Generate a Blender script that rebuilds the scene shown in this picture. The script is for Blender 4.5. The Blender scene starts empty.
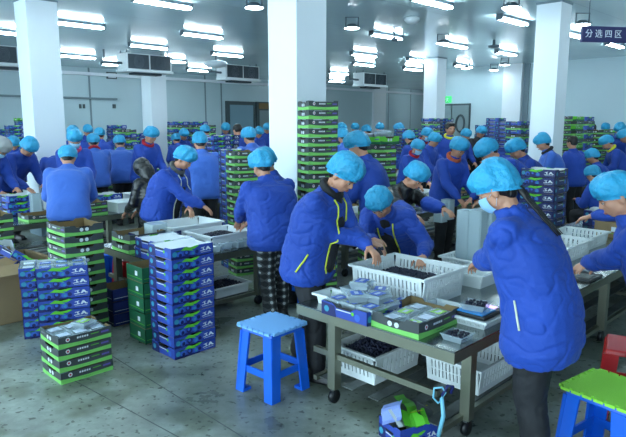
import bpy, bmesh, math, random
from mathutils import Vector, Matrix, noise
random.seed(7)
SC = bpy.context.scene
COL = SC.collection
PI = math.pi
S2 = math.sqrt(2)
# ---------------------------------------------------------------- camera geometry (used to survey the place)
F_PX, CX, CY = 590.0, 313.0, 218.5
PITCH = math.radians(9.15)
CAM_H = 1.75
def ray(x, y):
    u = (x-CX)/F_PX; v = (CY-y)/F_PX
    return (u, math.cos(PITCH)+v*math.sin(PITCH), -math.sin(PITCH)+v*math.cos(PITCH))
def at(x, y, z=0.0):
    r = ray(x, y); t = (z-CAM_H)/r[2]
    return Vector((r[0]*t, r[1]*t, z))
def atY(x, y, Y):
    r = ray(x, y); t = Y/r[1]
    return Vector((r[0]*t, Y, CAM_H+r[2]*t))
def wall_a(x, y, a):
    r = ray(x, y); t = a*S2/(r[0]+r[1])
    return Vector((r[0]*t, r[1]*t, CAM_H+r[2]*t))
def wall_b(x, y, b):
    r = ray(x, y); t = b*S2/(r[1]-r[0])
    return Vector((r[0]*t, r[1]*t, CAM_H+r[2]*t))
def ab(P): return ((P[0]+P[1])/S2, (P[1]-P[0])/S2)
def AB(a, b, z=0.0): return Vector(((a-b)/S2, (a+b)/S2, z))
R45 = PI/4

# ---------------------------------------------------------------- materials
MATS = {}
def mat(name, col, rough=0.5, metal=0.0, spec=0.5, noise_amt=0.0, nscale=8.0, bump=0.0, bscale=40.0,
        alpha=1.0, transmission=0.0, emit=None, estr=0.0, objvar=0.0, sss=0.0, detail=4.0, stretch=None, sheen=0.0):
    if name in MATS: return MATS[name]
    m = bpy.data.materials.new(name); m.use_nodes = True
    nt = m.node_tree; N = nt.nodes; L = nt.links
    b = N['Principled BSDF']
    c = tuple(col)+(1,)
    b.inputs['Base Color'].default_value = c
    b.inputs['Roughness'].default_value = rough
    b.inputs['Metallic'].default_value = metal
    b.inputs['Specular IOR Level'].default_value = spec
    b.inputs['Alpha'].default_value = alpha
    b.inputs['Transmission Weight'].default_value = transmission
    if sheen: b.inputs['Sheen Weight'].default_value = sheen
    if sss:
        b.inputs['Subsurface Weight'].default_value = sss
        b.inputs['Subsurface Radius'].default_value = (0.02, 0.008, 0.004)
    if emit:
        b.inputs['Emission Color'].default_value = tuple(emit)+(1,)
        b.inputs['Emission Strength'].default_value = estr
    tc = None
    if noise_amt or bump:
        tc = N.new('ShaderNodeTexCoord')
        src = tc.outputs['Object']
        if stretch:
            mp = N.new('ShaderNodeMapping'); mp.inputs['Scale'].default_value = stretch
            L.new(src, mp.inputs['Vector']); src = mp.outputs['Vector']
    last = None
    if noise_amt:
        n = N.new('ShaderNodeTexNoise'); n.inputs['Scale'].default_value = nscale; n.inputs['Detail'].default_value = detail
        L.new(src, n.inputs['Vector'])
        r = N.new('ShaderNodeValToRGB')
        r.color_ramp.elements[0].position = 0.3; r.color_ramp.elements[1].position = 0.72
        r.color_ramp.elements[0].color = tuple(max(0, x*(1-noise_amt)) for x in col)+(1,)
        r.color_ramp.elements[1].color = tuple(min(1, x*(1+noise_amt)) for x in col)+(1,)
        L.new(n.outputs['Fac'], r.inputs['Fac']); last = r.outputs['Color']
        L.new(last, b.inputs['Base Color'])
    if objvar:
        oi = N.new('ShaderNodeObjectInfo'); hs = N.new('ShaderNodeHueSaturation')
        mr = N.new('ShaderNodeMapRange'); mr.inputs['To Min'].default_value = 1-objvar; mr.inputs['To Max'].default_value = 1+objvar
        L.new(oi.outputs['Random'], mr.inputs['Value']); L.new(mr.outputs['Result'], hs.inputs['Value'])
        if last: L.new(last, hs.inputs['Color'])
        else: hs.inputs['Color'].default_value = c
        L.new(hs.outputs['Color'], b.inputs['Base Color'])
    if bump:
        n2 = N.new('ShaderNodeTexNoise'); n2.inputs['Scale'].default_value = bscale; n2.inputs['Detail'].default_value = 3
        L.new(src, n2.inputs['Vector'])
        bp = N.new('ShaderNodeBump'); bp.inputs['Strength'].default_value = bump; bp.inputs['Distance'].default_value = 0.02
        L.new(n2.outputs['Fac'], bp.inputs['Height']); L.new(bp.outputs['Normal'], b.inputs['Normal'])
    MATS[name] = m
    return m
def srgb(r, g, b):
    f = lambda v: (v/255/12.92) if v/255 <= .04045 else ((v/255+.055)/1.055)**2.4
    return (f(r), f(g), f(b))

M = dict(
 white_panel = mat('white_panel', srgb(176,198,206), .35, noise_amt=.03, nscale=.7),
 ceil = mat('ceiling_panel', srgb(204,226,232), .13, noise_amt=.06, nscale=.5, spec=.6),
 column = mat('column_paint', srgb(222,230,236), .3, noise_amt=.02, nscale=1.5),
 seam = mat('panel_seam', srgb(110,130,140), .5),
 steel = mat('stainless_steel', srgb(138,146,144), .24, .95, noise_amt=.15, nscale=9, bump=.03, bscale=15),
 steel2 = mat('brushed_steel', srgb(136,138,122), .36, .8, noise_amt=.1, nscale=4),
 darksteel = mat('worn_steel', srgb(95,100,98), .5, .6, noise_amt=.3, nscale=12),
 tube = mat('lit_tube', (1,1,1), .4, emit=(.74,.92,1.0), estr=17.0),
 lampface = mat('lit_lamp_face', (1,1,1), .4, emit=(.80,.92,1.0), estr=12.0),
 housing = mat('lamp_housing', srgb(80,95,105), .5),
 acwhite = mat('cooler_casing', srgb(196,206,210), .35),
 acdark = mat('cooler_coil', srgb(45,58,68), .6, noise_amt=.4, nscale=60),
 signblue = mat('sign_navy', srgb(50,52,98), .4),
 signwhite = mat('sign_white', srgb(225,232,240), .5),
 doorgrey = mat('door_grey', srgb(120,138,142), .4, noise_amt=.05, nscale=2),
 doordark = mat('door_frame', srgb(60,75,80), .5),
 glass = mat('window_glass', srgb(120,150,165), .08, spec=.8),
 exitgreen = mat('exit_sign_green', srgb(20,120,50), .5, emit=(.05,.7,.2), estr=.45),
 blue_cloth = mat('blue_work_cloth', srgb(20,64,158), .72, noise_amt=.10, nscale=3.5, bump=.5, bscale=16, objvar=.10, sheen=.05),
 blue_cloth_pale = mat('pale_blue_cloth', srgb(54,100,188), .75, noise_amt=.08, nscale=3.5, bump=.6, bscale=12, objvar=.08, sheen=.15),  # paler blue cloth; back light on some jackets is put into this colour
 seam_cloth = mat('jacket_seam', srgb(18,36,120), .8),
 yellow = mat('yellow_piping', srgb(205,214,60), .6),
 whitepipe = mat('pale_piping', srgb(210,214,190), .6),
 black_cloth = mat('black_cloth', srgb(22,23,28), .7, noise_amt=.3, nscale=8, bump=.3, bscale=20, objvar=.2),
 black_glossy = mat('glossy_black_puffer', srgb(26,26,26), .28, noise_amt=.3, nscale=8, bump=.6, bscale=14),
 grey_cloth = mat('grey_fleece', srgb(88,90,88), .9, noise_amt=.3, nscale=30, bump=.5, bscale=60),
 red_cloth = mat('red_knit', srgb(170,28,48), .85, noise_amt=.2, nscale=20),
 orange_cloth = mat('orange_scarf', srgb(178,84,50), .85, noise_amt=.2, nscale=20),
 pink_cloth = mat('pink_scarf', srgb(200,70,110), .85, noise_amt=.2, nscale=20),
 yellow_cloth = mat('yellow_vest', srgb(206,206,50), .8),
 skin = mat('skin', srgb(190,136,108), .5, noise_amt=.06, nscale=12, sss=.05, objvar=.06),
 lips = mat('lips', srgb(158,92,84), .45),
 eyewhite = mat('eye_white', srgb(215,215,210), .3),
 eyedark = mat('eye_dark', srgb(24,18,16), .25),
 hair = mat('black_hair', srgb(20,17,17), .42, noise_amt=.4, nscale=30, bump=.5, bscale=60, stretch=(1,1,.15)),
 cap = mat('cap_film', srgb(42,156,200), .5, noise_amt=.12, nscale=14, bump=.7, bscale=42, objvar=.06, sss=.06),
 capband = mat('cap_band', srgb(30,140,196), .55, bump=.8, bscale=90),
 greycap = mat('grey_cap', srgb(150,152,152), .8, noise_amt=.1, nscale=8),
 mask = mat('mask_cloth', srgb(150,196,224), .8, bump=.2, bscale=30),
 shoe = mat('shoe_black', srgb(20,20,22), .4),
 plasticblue = mat('blue_plastic', srgb(14,96,214), .35, noise_amt=.06, nscale=6),
 plasticred = mat('red_plastic', srgb(190,28,28), .35),
 mat_lb = mat('light_blue_foam', srgb(120,176,232), .8, bump=.3, bscale=200),
 mat_lime = mat('lime_foam', srgb(150,224,70), .8, bump=.3, bscale=200),
 crate = mat('white_crate_plastic', srgb(226,232,232), .42, noise_amt=.05, nscale=5),
 crategrey = mat('grey_crate_plastic', srgb(160,168,168), .5, noise_amt=.1, nscale=5),
 clam = mat('clear_clamshell', srgb(196,214,222), .12, alpha=.42, spec=.7),
 clamstack = mat('nested_clamshells', srgb(196,214,220), .2, alpha=.72, spec=.7),
 berry = mat('blueberry_skin', srgb(26,30,52), .5, noise_amt=.5, nscale=40, objvar=.2),
 boxblue = mat('box_blue', srgb(44,70,160), .45, noise_amt=.08, nscale=12),
 boxblue2 = mat('box_dark_blue', srgb(26,38,96), .5, noise_amt=.08, nscale=12),
 boxpale = mat('box_pale_blue_edge', srgb(120,140,200), .5),
 boxgrey = mat('box_charcoal', srgb(62,68,70), .5, noise_amt=.06, nscale=12),
 boxgreen = mat('box_green', srgb(122,196,96), .5, noise_amt=.05, nscale=12),
 boxdgreen = mat('box_deep_green', srgb(28,92,62), .5, noise_amt=.05, nscale=12),
 boxwhite = mat('box_white', srgb(212,220,224), .5),
 boxleaf = mat('print_leaf_green', srgb(96,190,50), .5),
 boxberry = mat('print_berry_blue', srgb(52,96,190), .5),
 boxberry2 = mat('print_berry_navy', srgb(22,30,92), .5),
 boxteal = mat('print_teal', srgb(48,140,170), .5),
 boxred = mat('print_red', srgb(190,40,60), .5),
 boxpurple = mat('print_purple', srgb(96,84,160), .5),
 kraft = mat('kraft_card', srgb(142,122,92), .8, noise_amt=.08, nscale=10),
 card = mat('brown_cardboard', srgb(150,126,92), .85, noise_amt=.1, nscale=5),
 cardin = mat('box_inside_brown', srgb(120,100,66), .85, noise_amt=.1, nscale=8),
 label_blue = mat('punnet_label_blue', srgb(60,96,190), .4),
 label_green = mat('punnet_label_green', srgb(150,205,90), .4),
 label_white = mat('punnet_label_white', srgb(200,212,230), .4),
 scale_blue = mat('scale_pan_blue', srgb(24,130,200), .35),
 black_plastic = mat('black_plastic', srgb(18,20,24), .4),
 display = mat('scale_display', srgb(150,110,220), .3, emit=(.5,.3,.9), estr=.7),
 bag = mat('cyan_ribbon', srgb(120,190,214), .5),
 paperyellow = mat('yellow_paper', srgb(196,206,60), .6),
)
def plaid():
    m = bpy.data.materials.new('plaid_cloth'); m.use_nodes = True
    N = m.node_tree.nodes; L = m.node_tree.links; b = N['Principled BSDF']
    tc = N.new('ShaderNodeTexCoord'); sp = N.new('ShaderNodeSeparateXYZ'); L.new(tc.outputs['Object'], sp.inputs['Vector'])
    outs = []
    for ax, ph in (('X', 0), ('Z', .3)):
        mu = N.new('ShaderNodeMath'); mu.operation = 'MULTIPLY'; mu.inputs[1].default_value = 95
        L.new(sp.outputs[ax], mu.inputs[0])
        s = N.new('ShaderNodeMath'); s.operation = 'SINE'; L.new(mu.outputs[0], s.inputs[0]); outs.append(s)
    ad = N.new('ShaderNodeMath'); ad.operation = 'ADD'; L.new(outs[0].outputs[0], ad.inputs[0]); L.new(outs[1].outputs[0], ad.inputs[1])
    r = N.new('ShaderNodeValToRGB'); r.color_ramp.interpolation = 'CONSTANT'
    mr = N.new('ShaderNodeMapRange'); mr.inputs['From Min'].default_value = -2; mr.inputs['From Max'].default_value = 2
    L.new(ad.outputs[0], mr.inputs['Value'])
    e = r.color_ramp.elements; e[0].color = srgb(18,20,22)+(1,); e[1].position = .45; e[1].color = srgb(56,60,62)+(1,)
    n = e.new(.8); n.color = srgb(165,170,170)+(1,)
    L.new(mr.outputs[0], r.inputs['Fac']); L.new(r.outputs['Color'], b.inputs['Base Color']); b.inputs['Roughness'].default_value = .85
    return m
M['plaid'] = plaid()
def floor_mat():
    m = bpy.data.materials.new('concrete_floor'); m.use_nodes = True
    N = m.node_tree.nodes; L = m.node_tree.links; b = N['Principled BSDF']
    tc = N.new('ShaderNodeTexCoord')
    def nz(scale, detail=5, rough=.55):
        n = N.new('ShaderNodeTexNoise'); n.inputs['Scale'].default_value = scale; n.inputs['Detail'].default_value = detail
        n.inputs['Roughness'].default_value = rough; L.new(tc.outputs['Object'], n.inputs['Vector']); return n
    def ramp(src, p0, c0, p1, c1):
        r = N.new('ShaderNodeValToRGB'); r.color_ramp.elements[0].position = p0; r.color_ramp.elements[1].position = p1
        r.color_ramp.elements[0].color = c0+(1,); r.color_ramp.elements[1].color = c1+(1,); L.new(src, r.inputs['Fac']); return r
    big = nz(.9, 6, .6); fine = nz(14, 6, .7); spots = nz(24, 2, .4)
    base = ramp(big.outputs['Fac'], .36, srgb(82,88,82), .62, srgb(158,166,158))
    f2 = ramp(fine.outputs['Fac'], .3, (.80,.80,.78), .7, (1.12,1.12,1.1))
    mx = N.new('ShaderNodeMix'); mx.data_type = 'RGBA'; mx.blend_type = 'MULTIPLY'; mx.inputs['Factor'].default_value = 1
    L.new(base.outputs['Color'], mx.inputs['A']); L.new(f2.outputs['Color'], mx.inputs['B'])
    sp = ramp(spots.outputs['Fac'], .63, (1,1,1), .67, (.28,.27,.24))
    mx2 = N.new('ShaderNodeMix'); mx2.data_type = 'RGBA'; mx2.blend_type = 'MULTIPLY'; mx2.inputs['Factor'].default_value = .85
    L.new(mx.outputs['Result'], mx2.inputs['A']); L.new(sp.outputs['Color'], mx2.inputs['B'])
    # olive-brown spill stains with their own outline
    st = nz(1.7, 3, .5); stc = ramp(st.outputs['Fac'], .52, (1,1,1), .58, (.66,.67,.58))
    mx3 = N.new('ShaderNodeMix'); mx3.data_type = 'RGBA'; mx3.blend_type = 'MULTIPLY'; mx3.inputs['Factor'].default_value = 1
    L.new(mx2.outputs['Result'], mx3.inputs['A']); L.new(stc.outputs['Color'], mx3.inputs['B'])
    L.new(mx3.outputs['Result'], b.inputs['Base Color'])
    rr = N.new('ShaderNodeMapRange'); rr.inputs['From Min'].default_value = .35; rr.inputs['From Max'].default_value = .65
    rr.inputs['To Min'].default_value = .22; rr.inputs['To Max'].default_value = .5
    L.new(big.outputs['Fac'], rr.inputs['Value']); L.new(rr.outputs['Result'], b.inputs['Roughness'])
    bp = N.new('ShaderNodeBump'); bp.inputs['Strength'].default_value = .12; bp.inputs['Distance'].default_value = .01
    L.new(fine.outputs['Fac'], bp.inputs['Height']); L.new(bp.outputs['Normal'], b.inputs['Normal'])
    return m
M['floor'] = floor_mat()

# ---------------------------------------------------------------- mesh builder
class MB:
    def __init__(s): s.v = []; s.f = []; s.m = []; s.mats = []; s.sm = []
    def mi(s, m):
        if isinstance(m, str): m = M[m]
        if m not in s.mats: s.mats.append(m)
        return s.mats.index(m)
    def add(s, vs, fs, m, smooth=False):
        o = len(s.v); i = s.mi(m)
        s.v += [tuple(v) for v in vs]
        for f in fs: s.f.append([o+k for k in f]); s.m.append(i); s.sm.append(smooth)
        return s
    def box(s, x0, x1, y0, y1, z0, z1, m):
        vs = [(x, y, z) for z in (z0, z1) for y in (y0, y1) for x in (x0, x1)]
        return s.add(vs, [(0,2,3,1),(4,5,7,6),(0,1,5,4),(2,6,7,3),(0,4,6,2),(1,3,7,5)], m)
    def cbox(s, c, d, m, rz=0):
        c = Vector(c); Rm = Matrix.Rotation(rz, 3, 'Z')
        vs = [c + Rm @ Vector((x*d[0]/2, y*d[1]/2, z*d[2]/2)) for z in (-1,1) for y in (-1,1) for x in (-1,1)]
        return s.add(vs, [(0,2,3,1),(4,5,7,6),(0,1,5,4),(2,6,7,3),(0,4,6,2),(1,3,7,5)], m)
    def frus(s, c0, d0, c1, d1, m):   # tapered box
        vs = [(c[0]+x*d[0]/2, c[1]+y*d[1]/2, c[2]) for c, d in ((c0,d0),(c1,d1)) for y in (-1,1) for x in (-1,1)]
        return s.add(vs, [(0,2,3,1),(4,5,7,6),(0,1,5,4),(2,6,7,3),(0,4,6,2),(1,3,7,5)], m)
    def quad(s, pts, m): return s.add(pts, [tuple(range(len(pts)))], m)
    def prism(s, pts2, z0, z1, m):
        n = len(pts2); vs = [(x,y,z0) for x,y in pts2]+[(x,y,z1) for x,y in pts2]
        fs = [tuple(reversed(range(n))), tuple(range(n,2*n))]+[(i,(i+1)%n,n+(i+1)%n,n+i) for i in range(n)]
        return s.add(vs, fs, m)
    def tube(s, pts, r, m, n=8, caps=True, smooth=True):
        pts = [Vector(p) for p in pts]; rs = r if isinstance(r, (list,tuple)) else [r]*len(pts)
        vs = []; fs = []
        up = Vector((0,0,1)); prev = None
        for i, p in enumerate(pts):
            t = (pts[min(i+1,len(pts)-1)]-pts[max(i-1,0)])
            t = t.normalized() if t.length > 1e-9 else Vector((0,0,1))
            if prev is None:
                a = t.cross(up) if abs(t.z) < .95 else t.cross(Vector((1,0,0)))
            else: a = prev - t*prev.dot(t)
            a.normalize(); prev = a; b = t.cross(a)
            for k in range(n):
                w = 2*PI*k/n; vs.append(p+(a*math.cos(w)+b*math.sin(w))*rs[i])
        for i in range(len(pts)-1):
            for k in range(n):
                fs.append((i*n+k, i*n+(k+1)%n, (i+1)*n+(k+1)%n, (i+1)*n+k))
        if caps:
            fs.append(tuple(reversed(range(n)))); fs.append(tuple((len(pts)-1)*n+k for k in range(n)))
        return s.add(vs, fs, m, smooth)
    def lathe(s, prof, m, n=16, c=(0,0,0), smooth=True):
        vs = []; fs = []
        for r, z in prof:
            for k in range(n):
                w = 2*PI*k/n; vs.append((c[0]+r*math.cos(w), c[1]+r*math.sin(w), c[2]+z))
        for i in range(len(prof)-1):
            for k in range(n): fs.append((i*n+k, i*n+(k+1)%n, (i+1)*n+(k+1)%n, (i+1)*n+k))
        fs.append(tuple(reversed(range(n)))); fs.append(tuple((len(prof)-1)*n+k for k in range(n)))
        return s.add(vs, fs, m, smooth)
    def ell(s, c, rad, m, nu=12, nv=8, rot=None, smooth=True):
        c = Vector(c); vs = []; fs = []
        for j in range(nv+1):
            ph = PI*j/nv
            for i in range(nu):
                th = 2*PI*i/nu
                p = Vector((rad[0]*math.sin(ph)*math.cos(th), rad[1]*math.sin(ph)*math.sin(th), rad[2]*math.cos(ph)))
                if rot: p = rot @ p
                vs.append(c+p)
        for j in range(nv):
            for i in range(nu): fs.append((j*nu+i, (j+1)*nu+i, (j+1)*nu+(i+1)%nu, j*nu+(i+1)%nu))
        return s.add(vs, fs, m, smooth)
    def mesh(s, name):
        me = bpy.data.meshes.new(name); me.from_pydata(s.v, [], s.f)
        for m in s.mats: me.materials.append(m)
        me.polygons.foreach_set('material_index', s.m); me.polygons.foreach_set('use_smooth', s.sm)
        me.update(); return me
    def build(s, name, parent=None, bevel=0, loc=None, rz=0):
        o = link(name, s.mesh(name), parent)
        if bevel:
            b = o.modifiers.new('bevel', 'BEVEL'); b.width = bevel; b.segments = 2; b.limit_method = 'ANGLE'
        if loc is not None: o.location = loc
        if rz: o.rotation_euler = (0,0,rz)
        return o
def link(name, data, parent=None):
    o = bpy.data.objects.new(name, data); COL.objects.link(o)
    if parent: o.parent = parent
    return o
def tag(o, label=None, cat=None, group=None, kind=None):
    if label: o['label'] = label
    if cat: o['category'] = cat
    if group: o['group'] = group
    if kind: o['kind'] = kind
    return o
def empty(name, loc=(0,0,0), rz=0):
    o = bpy.data.objects.new(name, None); COL.objects.link(o); o.empty_display_size = .1
    o.location = loc; o.rotation_euler = (0,0,rz); return o
def kids(o): return [c for c in CH.get(o.name, [])]
CH = {}
def children_of(o): return list(o.children)
def copy_tree(o, parent=None, chs=None):
    c = o.copy(); COL.objects.link(c)
    if parent: c.parent = parent; c.matrix_parent_inverse = Matrix.Identity(4)
    for ch in list(o.children): copy_tree(ch, c)
    return c
def put(proto, first, loc, rz=0, label=None, group=None, cat=None, rot=None, scale=None):
    """first is a one-element list flag: the prototype itself is used once"""
    if first[0]: o = proto; first[0] = False
    else: o = copy_tree(proto)
    o.location = loc; o.rotation_euler = rot if rot else (0,0,rz)
    if scale: o.scale = scale
    if label: o['label'] = label
    if group: o['group'] = group
    if cat: o['category'] = cat
    return o
class Kind:
    """a kind of thing: made on first use, copied (with all its parts) afterwards"""
    def __init__(s, fn): s.fn = fn; s.p = None; s.first = [True]
    def put(s, loc, rz=0, **k):
        if s.p is None: s.p = s.fn()
        return put(s.p, s.first, loc, rz, **k)
ORD = ['topmost','second from the top','third from the top','fourth from the top','fifth from the top','sixth from the top','seventh from the top','eighth from the top','ninth from the top','tenth from the top','eleventh from the top','twelfth from the top','thirteenth from the top','fourteenth from the top','fifteenth from the top','sixteenth from the top','seventeenth from the top','eighteenth from the top','nineteenth from the top','twentieth from the top','twenty-first from the top','twenty-second from the top','twenty-third from the top','twenty-fourth from the top']
# ---------------------------------------------------------------- the room (axes a, b are turned 45 degrees to the camera)
CEIL = 3.6
def struct(name, mb, **k):
    o = mb.build(name, **k); o['kind'] = 'structure'; return o
m = MB(); m.quad([AB(-5,-5), AB(34,-5), AB(34,19.73), AB(-5,19.73)], 'floor')
fl = struct('floor', m)
# expansion joints cut in the concrete
m = MB()
for px0, px1 in (((95,392),(178,437)), ((128,366),(186,402))):
    p, q = at(*px0), at(*px1); d = (q-p).normalized(); n = Vector((-d.y, d.x, 0))*.004
    p = p-d*.3; q = q+d*1.2
    m.quad([p+n+Vector((0,0,.0015)), p-n+Vector((0,0,.0015)), q-n+Vector((0,0,.0015)), q+n+Vector((0,0,.0015))], 'darksteel')
struct('trim_1', m)
m = MB(); m.quad([AB(-5,-5,CEIL), AB(-5,19.73,CEIL), AB(34,19.73,CEIL), AB(34,-5,CEIL)], 'ceil')
struct('ceiling', m)
# ceiling panel joints
m = MB()
for i in range(12):
    b_ = -3+2.0*i+.9
    p, q = AB(-4,b_,CEIL-.002), AB(33,b_,CEIL-.002); n = AB(0,.006)
    m.quad([p-n, q-n, q+n, p+n], 'seam')
struct('trim_2', m)
m = MB(); m.add([AB(-5,19.73), AB(34,19.73), AB(34,19.93), AB(-5,19.93)]+[AB(-5,19.73,CEIL), AB(34,19.73,CEIL), AB(34,19.93,CEIL), AB(-5,19.93,CEIL)],
    [(0,1,2,3),(4,7,6,5),(0,4,5,1),(2,6,7,3),(1,5,6,2),(0,3,7,4)], 'white_panel')
struct('wall_left', m)
m = MB(); vs = [(18.1,-5),(18.1,12.2),(34,12.2),(34,-5)]
m.prism([tuple(AB(a,b)[:2]) for a,b in vs], 0, CEIL, 'white_panel'); struct('wall_right', m)
m = MB(); m.prism([tuple(AB(a,b)[:2]) for a,b in [(33.8,12.2),(34,12.2),(34,19.73),(33.8,19.73)]], 0, CEIL, 'white_panel'); struct('wall_back', m)
# vertical panel seams, rails and corner strips
def vseam(name, P, w, axis, z0=0, z1=CEIL, mt='seam', th=.01):
    m = MB(); a, b = ab(P)
    if axis == 'b': m.prism([tuple(AB(*q)[:2]) for q in [(a,b),(a,b-th),(a+w,b-th),(a+w,b)]], z0, z1, mt)
    else: m.prism([tuple(AB(*q)[:2]) for q in [(a,b),(a-th,b),(a-th,b+w),(a,b+w)]], z0, z1, mt)
    return struct(name, m)
k_ = 3
for x in (90, 205, 221, 388, 410):
    vseam('trim_%d' % k_, wall_b(x, 110, 19.73), .06, 'b'); k_ += 1
P = wall_b(142, 110, 19.73); vseam('trim_%d' % k_, P, .7, 'b', mt='column', th=.12); k_ += 1
P = wall_b(372, 110, 19.73); vseam('trim_%d' % k_, P, 1.0, 'b', mt='column', th=.12); k_ += 1
P = wall_a(522, 110, 18.1); vseam('trim_%d' % k_, P, .62, 'a', mt='column', th=.15); k_ += 1      # pilaster on the right wall
P = wall_a(528, 110, 18.1); vseam('trim_%d' % k_, P, .16, 'a', mt='seam', th=.05); k_ += 1
m = MB(); m.prism([tuple(AB(*q)[:2]) for q in [(0,19.73),(0,19.58),(34,19.58),(34,19.73)]], CEIL-.26, CEIL-.16, 'signwhite'); struct('trim_%d' % k_, m); k_ += 1
m = MB(); m.prism([tuple(AB(*q)[:2]) for q in [(0,19.73),(0,19.63),(10.0,19.63),(10.0,19.73)]], 2.56, 2.62, 'seam'); struct('trim_%d' % k_, m); k_ += 1
m = MB(); m.prism([tuple(AB(*q)[:2]) for q in [(0,19.73),(0,19.69),(34,19.69),(34,19.73)]], 0, .3, 'seam'); struct('baseboard_left', m)
m = MB(); m.prism([tuple(AB(*q)[:2]) for q in [(18.1,-5),(18.06,-5),(18.06,12.2),(18.1,12.2)]], 0, .3, 'seam'); struct('baseboard_right', m)

# columns: square, clad in white panels
def column(i, cx_, Y, s, reach=0):
    a, b = ab((cx_, Y)); h = s/2
    m = MB(); m.prism([tuple(AB(*q)[:2]) for q in [(a-h,b-h),(a+h,b-h),(a+h,b+h),(a-h,b+h)]], 0, CEIL, 'column')
    g = .012
    m.prism([tuple(AB(*q)[:2]) for q in [(a-h-g,b-h-g),(a+h+g,b-h-g),(a+h+g,b+h+g),(a-h-g,b+h+g)]], 0, .25, 'seam')
    m.prism([tuple(AB(*q)[:2]) for q in [(a-h-g,b-h-g),(a+h+g,b-h-g),(a+h+g,b+h+g),(a-h-g,b+h+g)]], CEIL-.03, CEIL, 'seam')
    o = m.build('trim_%d' % i, bevel=.006); o['kind'] = 'structure'
for (px, Y, s) in ((43, 9.4, .47), (297.5, 6.35, .43), (548, 9.6, .39), (155, 17.4, .5), (434, 17.4, .45)):
    P = atY(px, 110, Y); column(k_, P.x, Y, s); k_ += 1

# doors
def slab(mb, p0, p1, z0, z1, th, mt, axis, off=0.0):
    """flat panel lying against a wall from p0 to p1 (a or b running)"""
    a0, b0 = ab(p0); a1, b1 = ab(p1)
    if axis == 'a': pts = [(a0-off,b0),(a0-off-th,b0),(a0-off-th,b1),(a0-off,b1)]
    else: pts = [(a0,b0-off),(a0,b0-off-th),(a1,b0-off-th),(a1,b0-off)]
    mb.prism([tuple(AB(*q)[:2]) for q in pts], z0, z1, mt)
def lerp(p, q, t): return p+(q-p)*t
p0, p1 = wall_a(441,104,18.1), wall_a(471,104,18.1)
d = MB(); slab(d, p0, p1, 0, 2.42, .05, 'doordark', 'a'); D = struct('door_1', d)
for t0, t1 in ((.03,.40),(.43,.97)):
    d = MB(); slab(d, lerp(p0,p1,t0), lerp(p0,p1,t1), .02, 2.36, .03, 'doorgrey', 'a', off=.052); d.build('door_leaf', D)
d = MB(); c = lerp(p0,p1,.72); a, b = ab(c)
d.tube([AB(18.0, b+.16*math.cos(w), 1.75+.28*math.sin(w)) for w in [i*PI/8 for i in range(17)]], .035, 'doordark'); d.build('door_window_ring', D)
p0, p1 = wall_b(225,101,19.73), wall_b(253,101,19.73)
d = MB(); slab(d, p0, p1, 0, 2.65, .12, 'doordark', 'b'); D = struct('door_2', d)
d = MB(); slab(d, lerp(p0,p1,.1), lerp(p0,p1,.92), .02, 2.5, .03, 'glass', 'b', off=.122); d.build('door_leaf', D)
p0, p1 = wall_b(255,102,19.73), wall_b(276,102,19.73)
d = MB(); slab(d, p0, p1, 0, 2.66, .10, 'doordark', 'b'); D = struct('door_3', d)
d = MB(); slab(d, lerp(p0,p1,.12), lerp(p0,p1,.88), .02, 2.3, .04, 'doorgrey', 'b', off=.102); d.build('door_leaf', D)
d = MB(); slab(d, lerp(p0,p1,.1), lerp(p0,p1,.9), 2.36, 2.6, .03, 'cardin', 'b', off=.102); d.build('door_panel', D)

# exit sign (running person pictogram), hung on the wall above the door
E0, E1 = wall_a(444.5,99,18.1), wall_a(451.5,99,18.1)
m = MB(); slab(m, E0, E1, 2.46, 2.68, .05, 'exitgreen', 'a'); ex = m.build('exit_sign')
m = MB(); c = lerp(E0,E1,.5); a,b = ab(c)
def q(db, z): return AB(18.04, b+db, z)
m.tube([q(0,2.63),q(0,2.62)], .018, 'signwhite'); m.tube([q(0,2.61),q(-.01,2.56),q(.03,2.50)], .012, 'signwhite'); m.tube([q(-.01,2.56),q(-.05,2.50)], .012, 'signwhite'); m.tube([q(-.05,2.60),q(.05,2.58)], .010, 'signwhite')
m.build('pictogram', ex); tag(ex, 'small green lit exit sign above the grey double door', 'sign')

# small framed notice on the left wall, two small marks
p0, p1 = wall_b(106.5,78,19.73), wall_b(116.5,79,19.73)
m = MB(); slab(m, p0, p1, 3.27, 3.50, .04, 'doordark', 'b'); nt_ = m.build('wall_notice')
m = MB(); slab(m, lerp(p0,p1,.12), lerp(p0,p1,.88), 3.31, 3.46, .01, 'signwhite', 'b', off=.041); m.build('notice_panel', nt_)
tag(nt_, 'small dark framed white notice high on the left wall panel', 'sign')
for i, (x0, x1, lab) in enumerate(((79,81.2,'left one of two small black wall sockets beside the white column'), (82.6,84.8,'right one of two small black wall sockets beside the white column'), (112.5,115.5,'small dark wall switch below the framed notice'))):
    p0, p1 = wall_b(x0,106,19.73), wall_b(x1,106,19.73); m = MB(); slab(m, p0, p1, p0.z-.08, p0.z+.06, .03, 'doordark', 'b')
    tag(m.build('wall_socket'), lab, 'socket')

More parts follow.
